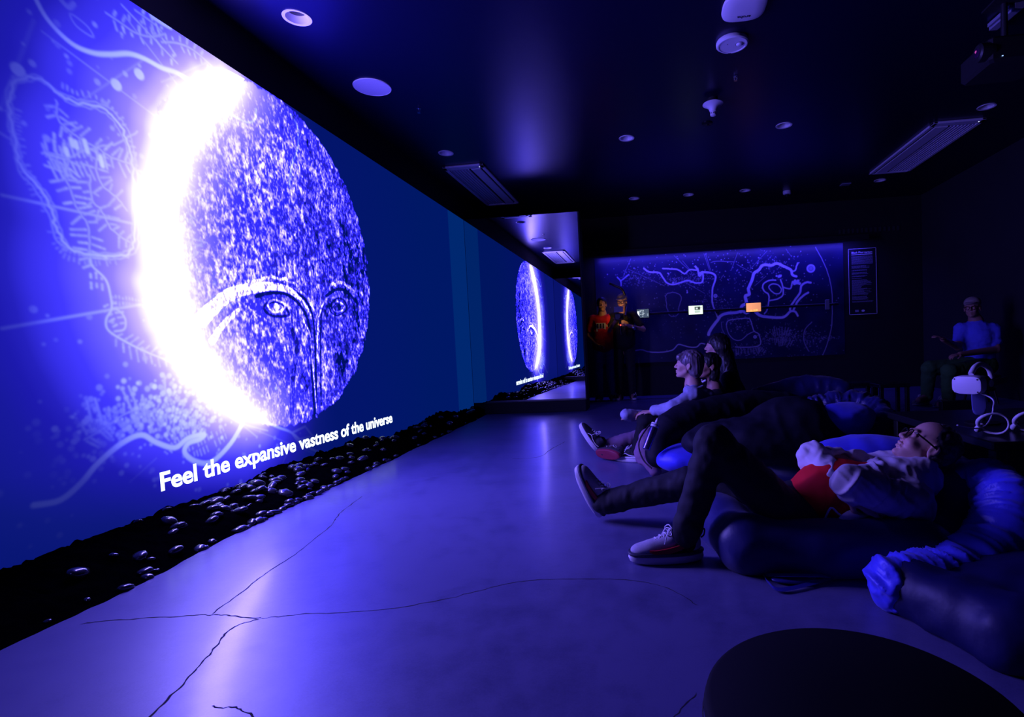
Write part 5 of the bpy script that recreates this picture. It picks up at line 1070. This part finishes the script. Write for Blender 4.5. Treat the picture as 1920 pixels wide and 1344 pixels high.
for k in range(3): MB().lathe([(.004, 0), (.003, .002)], 10, M=Matrix.Translation(Vector(H0 + hr @ np.array([.030, (.052, -.052, .052)[k], (.030, .030, -.032)[k]]))) @ Matrix(hr.tolist()).to_4x4() @ Matrix.Rotation(R(90), 4, 'Y')).build('camera_dot', mat('black_plastic'), hd)
sd_ = empty('headset_stand', (H0[0] + .06, H0[1] + .05, TZ), 'dark stand on the table holding up the white headset', 'stand')
hb = H0 + hr @ np.array([-.12, 0, -.02])
MB().tube([(hb[0], hb[1], TZ + .01), (hb[0], hb[1], hb[2] - .01)], .014, 12).build('pole', mat('black_metal'), sd_)
MB().lathe([(.075, 0), (.078, .008), (.02, .016)], 32, (hb[0], hb[1], TZ)).build('base', mat('black_metal'), sd_)
MB().lathe([(.055, -.012), (.06, 0), (.03, .02)], 24, (hb[0], hb[1], hb[2] - .012)).build('rest', mat('black_metal'), sd_)
cb = MB().tube(spline([H0 + hr @ np.array([-.05, -.07, -.02]), aty(1857, 745, 2.78), aty(1862, 765, 2.72), aty(1857, 785, 2.68), aty(1845, 800, 2.60), aty(1825, 803, 2.55), aty(1800, 799, 2.50), aty(1795, 797, 2.48)], 6), .0035, 8).build('headset_cable', mat('white_cable', (.6, .57, .7), .5)); tag(cb, 'thin white cable curling down from the headset to the table', 'cable')
def controller(px, py, y, lb, rot):
    c = aty(px, py, y); t = empty('ring_controller', tuple(c), lb, 'controller', 'white ring controllers'); rm = rotm((math.cos(rot), math.sin(rot), .0), (math.sin(rot) * .35, -math.cos(rot) * .35, .93))
    c = c + 0; n = 40
    MB().tube([c + rm @ np.array([.056 * math.cos(a), .008 * math.sin(2 * a), .050 * math.sin(a)]) for a in np.linspace(0, 2 * math.pi, n + 1)[:-1]], [.0048 + .0045 * max(0, math.cos(a - math.pi)) for a in np.linspace(0, 2 * math.pi, n + 1)[:-1]], 10, closed=True).build('tracking_ring', M_vr, t)
    MB().tube(spline([c + rm @ np.array(p) for p in ((-.050, 0, -.015), (-.058, .005, -.034), (-.054, .02, -.042), (-.046, .04, -.042), (-.040, .055, -.040))], 5), [.010 + .004 * math.sin(k / 20 * math.pi) for k in range(21)], 12).build('grip', M_vr, t)
    MB().lathe([(.012, 0), (.013, .004), (.008, .008)], 16, M=Matrix.Translation(Vector(c + rm @ np.array([-.050, .012, -.024])))).build('thumb_stick', mat('black_plastic'), t)
controller(1862, 794, 2.55, 'white ring controller on the black table, below the headset', -.53)
controller(1931, 790, 2.62, 'white ring controller cut by the right edge of the photo', -.45)
bx_ = aty(1835, 752, 2.9); MB_ = rbox(bx_, rotm((-.3, -.9, .2), (0, 0, 1)), (.008, .03, .07), 0, 'hanging_strap', mat('blue_webbing', (.10, .10, .32), .6), None); tag(MB_, 'dark blue strap hanging under the headset', 'strap')
# water bottle and cloth bag beside the youth
tbg = empty('cloth_bag', tuple(atz(1215, 880, 0)), 'mauve cloth bag lying on the floor beside the youth', 'bag')
sdf('bag_body', [cap(aty(1212, 820, 4.0), aty(1212, 850, 3.95), .06, .085, .04), cap(aty(1212, 850, 3.95), aty(1228, 880, 3.85), .08, .05, .04), cap(aty(1222, 812, 4.02), aty(1240, 850, 3.95), .05, .06, .04)], .008, mat('mauve_canvas', (.26, .15, .22), .85, .2, bump=(14, .4, .008)), tbg, folds(61, .007), floor=.002)
MB().tube(spline([aty(1235, 785, 4.1), aty(1215, 800, 3.95), aty(1198, 830, 3.85), aty(1205, 860, 3.8), aty(1222, 878, 3.75)], 6), .006, 8).build('seam_cord', mat('dark_suede'), tbg)
B0, B1 = aty(1211, 843, 3.72), aty(1229, 795, 3.78); ax_ = B1 - B0; Lb = np.linalg.norm(ax_); Mb = Matrix.Translation(Vector(B0)) @ Matrix([[*r_] for r_ in rotm(ax_, (0, 1, 0)).tolist()]).to_4x4() @ Matrix.Rotation(R(90), 4, 'Y')
wb = empty('water_bottle', tuple(B0), 'slim metal water bottle with a pale lid leaning on the cloth bag', 'bottle')
MB().lathe([(.02, 0), (.027, .004), (.0275, Lb * .84), (.022, Lb * .92)], 28, M=Mb).build('flask', mat('violet_metal', (.25, .2, .4), .22, .6, metal=.9), wb)
MB().lathe([(.029, Lb * .88), (.030, Lb * .90), (.030, Lb * 1.02), (.02, Lb * 1.04)], 28, M=Mb).build('lid', M_vr, wb)
MB().lathe([(.0305, Lb * .95), (.0315, Lb * .96), (.0305, Lb * .97)], 28, M=Mb, caps=False).build('lid_band', mat('black_plastic'), wb)
MB().tube([Mb @ Vector(p) for p in ((-.018, 0, Lb * 1.03), (-.02, 0, Lb * 1.14), (.0, 0, Lb * 1.2), (.02, 0, Lb * 1.14), (.018, 0, Lb * 1.03))], .007, 8).build('carry_loop', M_vr, wb)
# folded strap on the floor
sp_ = [atz(1432, 1078, .01), atz(1440, 1092, .01), atz(1466, 1106, .01), atz(1545, 1088, .012), atz(1560, 1082, .012)]; sp2 = [atz(1432, 1078, .01), atz(1470, 1079, .03), atz(1545, 1080, .03), atz(1560, 1082, .012)]
fs = empty('carry_strap', tuple(sp_[0]), 'dark carry strap loop lying on the floor in front of the lounger', 'strap')
for nm_, pp in (('outer_band', sp_), ('inner_band', sp2)):
    q = spline(pp, 6); m = MB(); v = []; f = []
    for p in q: v += [(p[0], p[1] + .012, p[2] + .004), (p[0], p[1] - .012, p[2] - .004 + .004), (p[0], p[1] - .012, p[2] + .0), (p[0], p[1] + .012, p[2] + .000)]
    for i in range(len(q) - 1):
        for k in range(4): j = (k + 1) % 4; f.append((i * 4 + k, i * 4 + j, i * 4 + 4 + j, i * 4 + 4 + k))
    m.add(v, f).build(nm_, mat('glossy_webbing', (.03, .03, .22), .3, .6), fs)
sdf('webbing_patch', [ell(atz(1490, 1086, .012), (.09, .035, .010), .01)], .004, mat('glossy_webbing'), fs)
# dark bench stools near the far right
for px, y, lb in ((1612, 6.9, 'left dark bench stool standing before the information panel'), (1668, 6.6, 'right dark bench stool standing before the information panel')):
    p = atz(px, 752, 0); c = aty(px, 725, y); t = empty('bench_stool', (c[0], y, 0), lb, 'stool')
    MB().bbox((c[0] - .17, y - .15, .33), (c[0] + .17, y + .15, .37), .006).build('seat', mat('black_table_lacquer'), t)
    for sx in (-1, 1):
        for sy in (-1, 1): MB().bbox((c[0] + sx * .14 - .02, y + sy * .12 - .02, 0), (c[0] + sx * .14 + .02, y + sy * .12 + .02, .33), .003).build('leg', mat('black_metal'), t)
ps = aty(1800, 756, 6.2); psz = empty('power_strip', (ps[0], 6.2, 0), 'black floor power strip with two tiny yellow lamps below the seated man', 'power strip')
MB().bbox((ps[0] - .2, 6.17, .002), (ps[0] + .2, 6.25, ps[2] + .03 if ps[2] > .02 else .06), .006).build('housing', mat('black_plastic'), psz)
for dx, w_ in ((-.135, .012), (.11, .035)): MB().box((ps[0] + dx - w_, 6.160, .035), (ps[0] + dx + w_, 6.170, .045)).build('lamp', bpy.data.materials.get('yellow_lamp') or emis('yellow_lamp', (1, .7, .05), 1.6), psz)
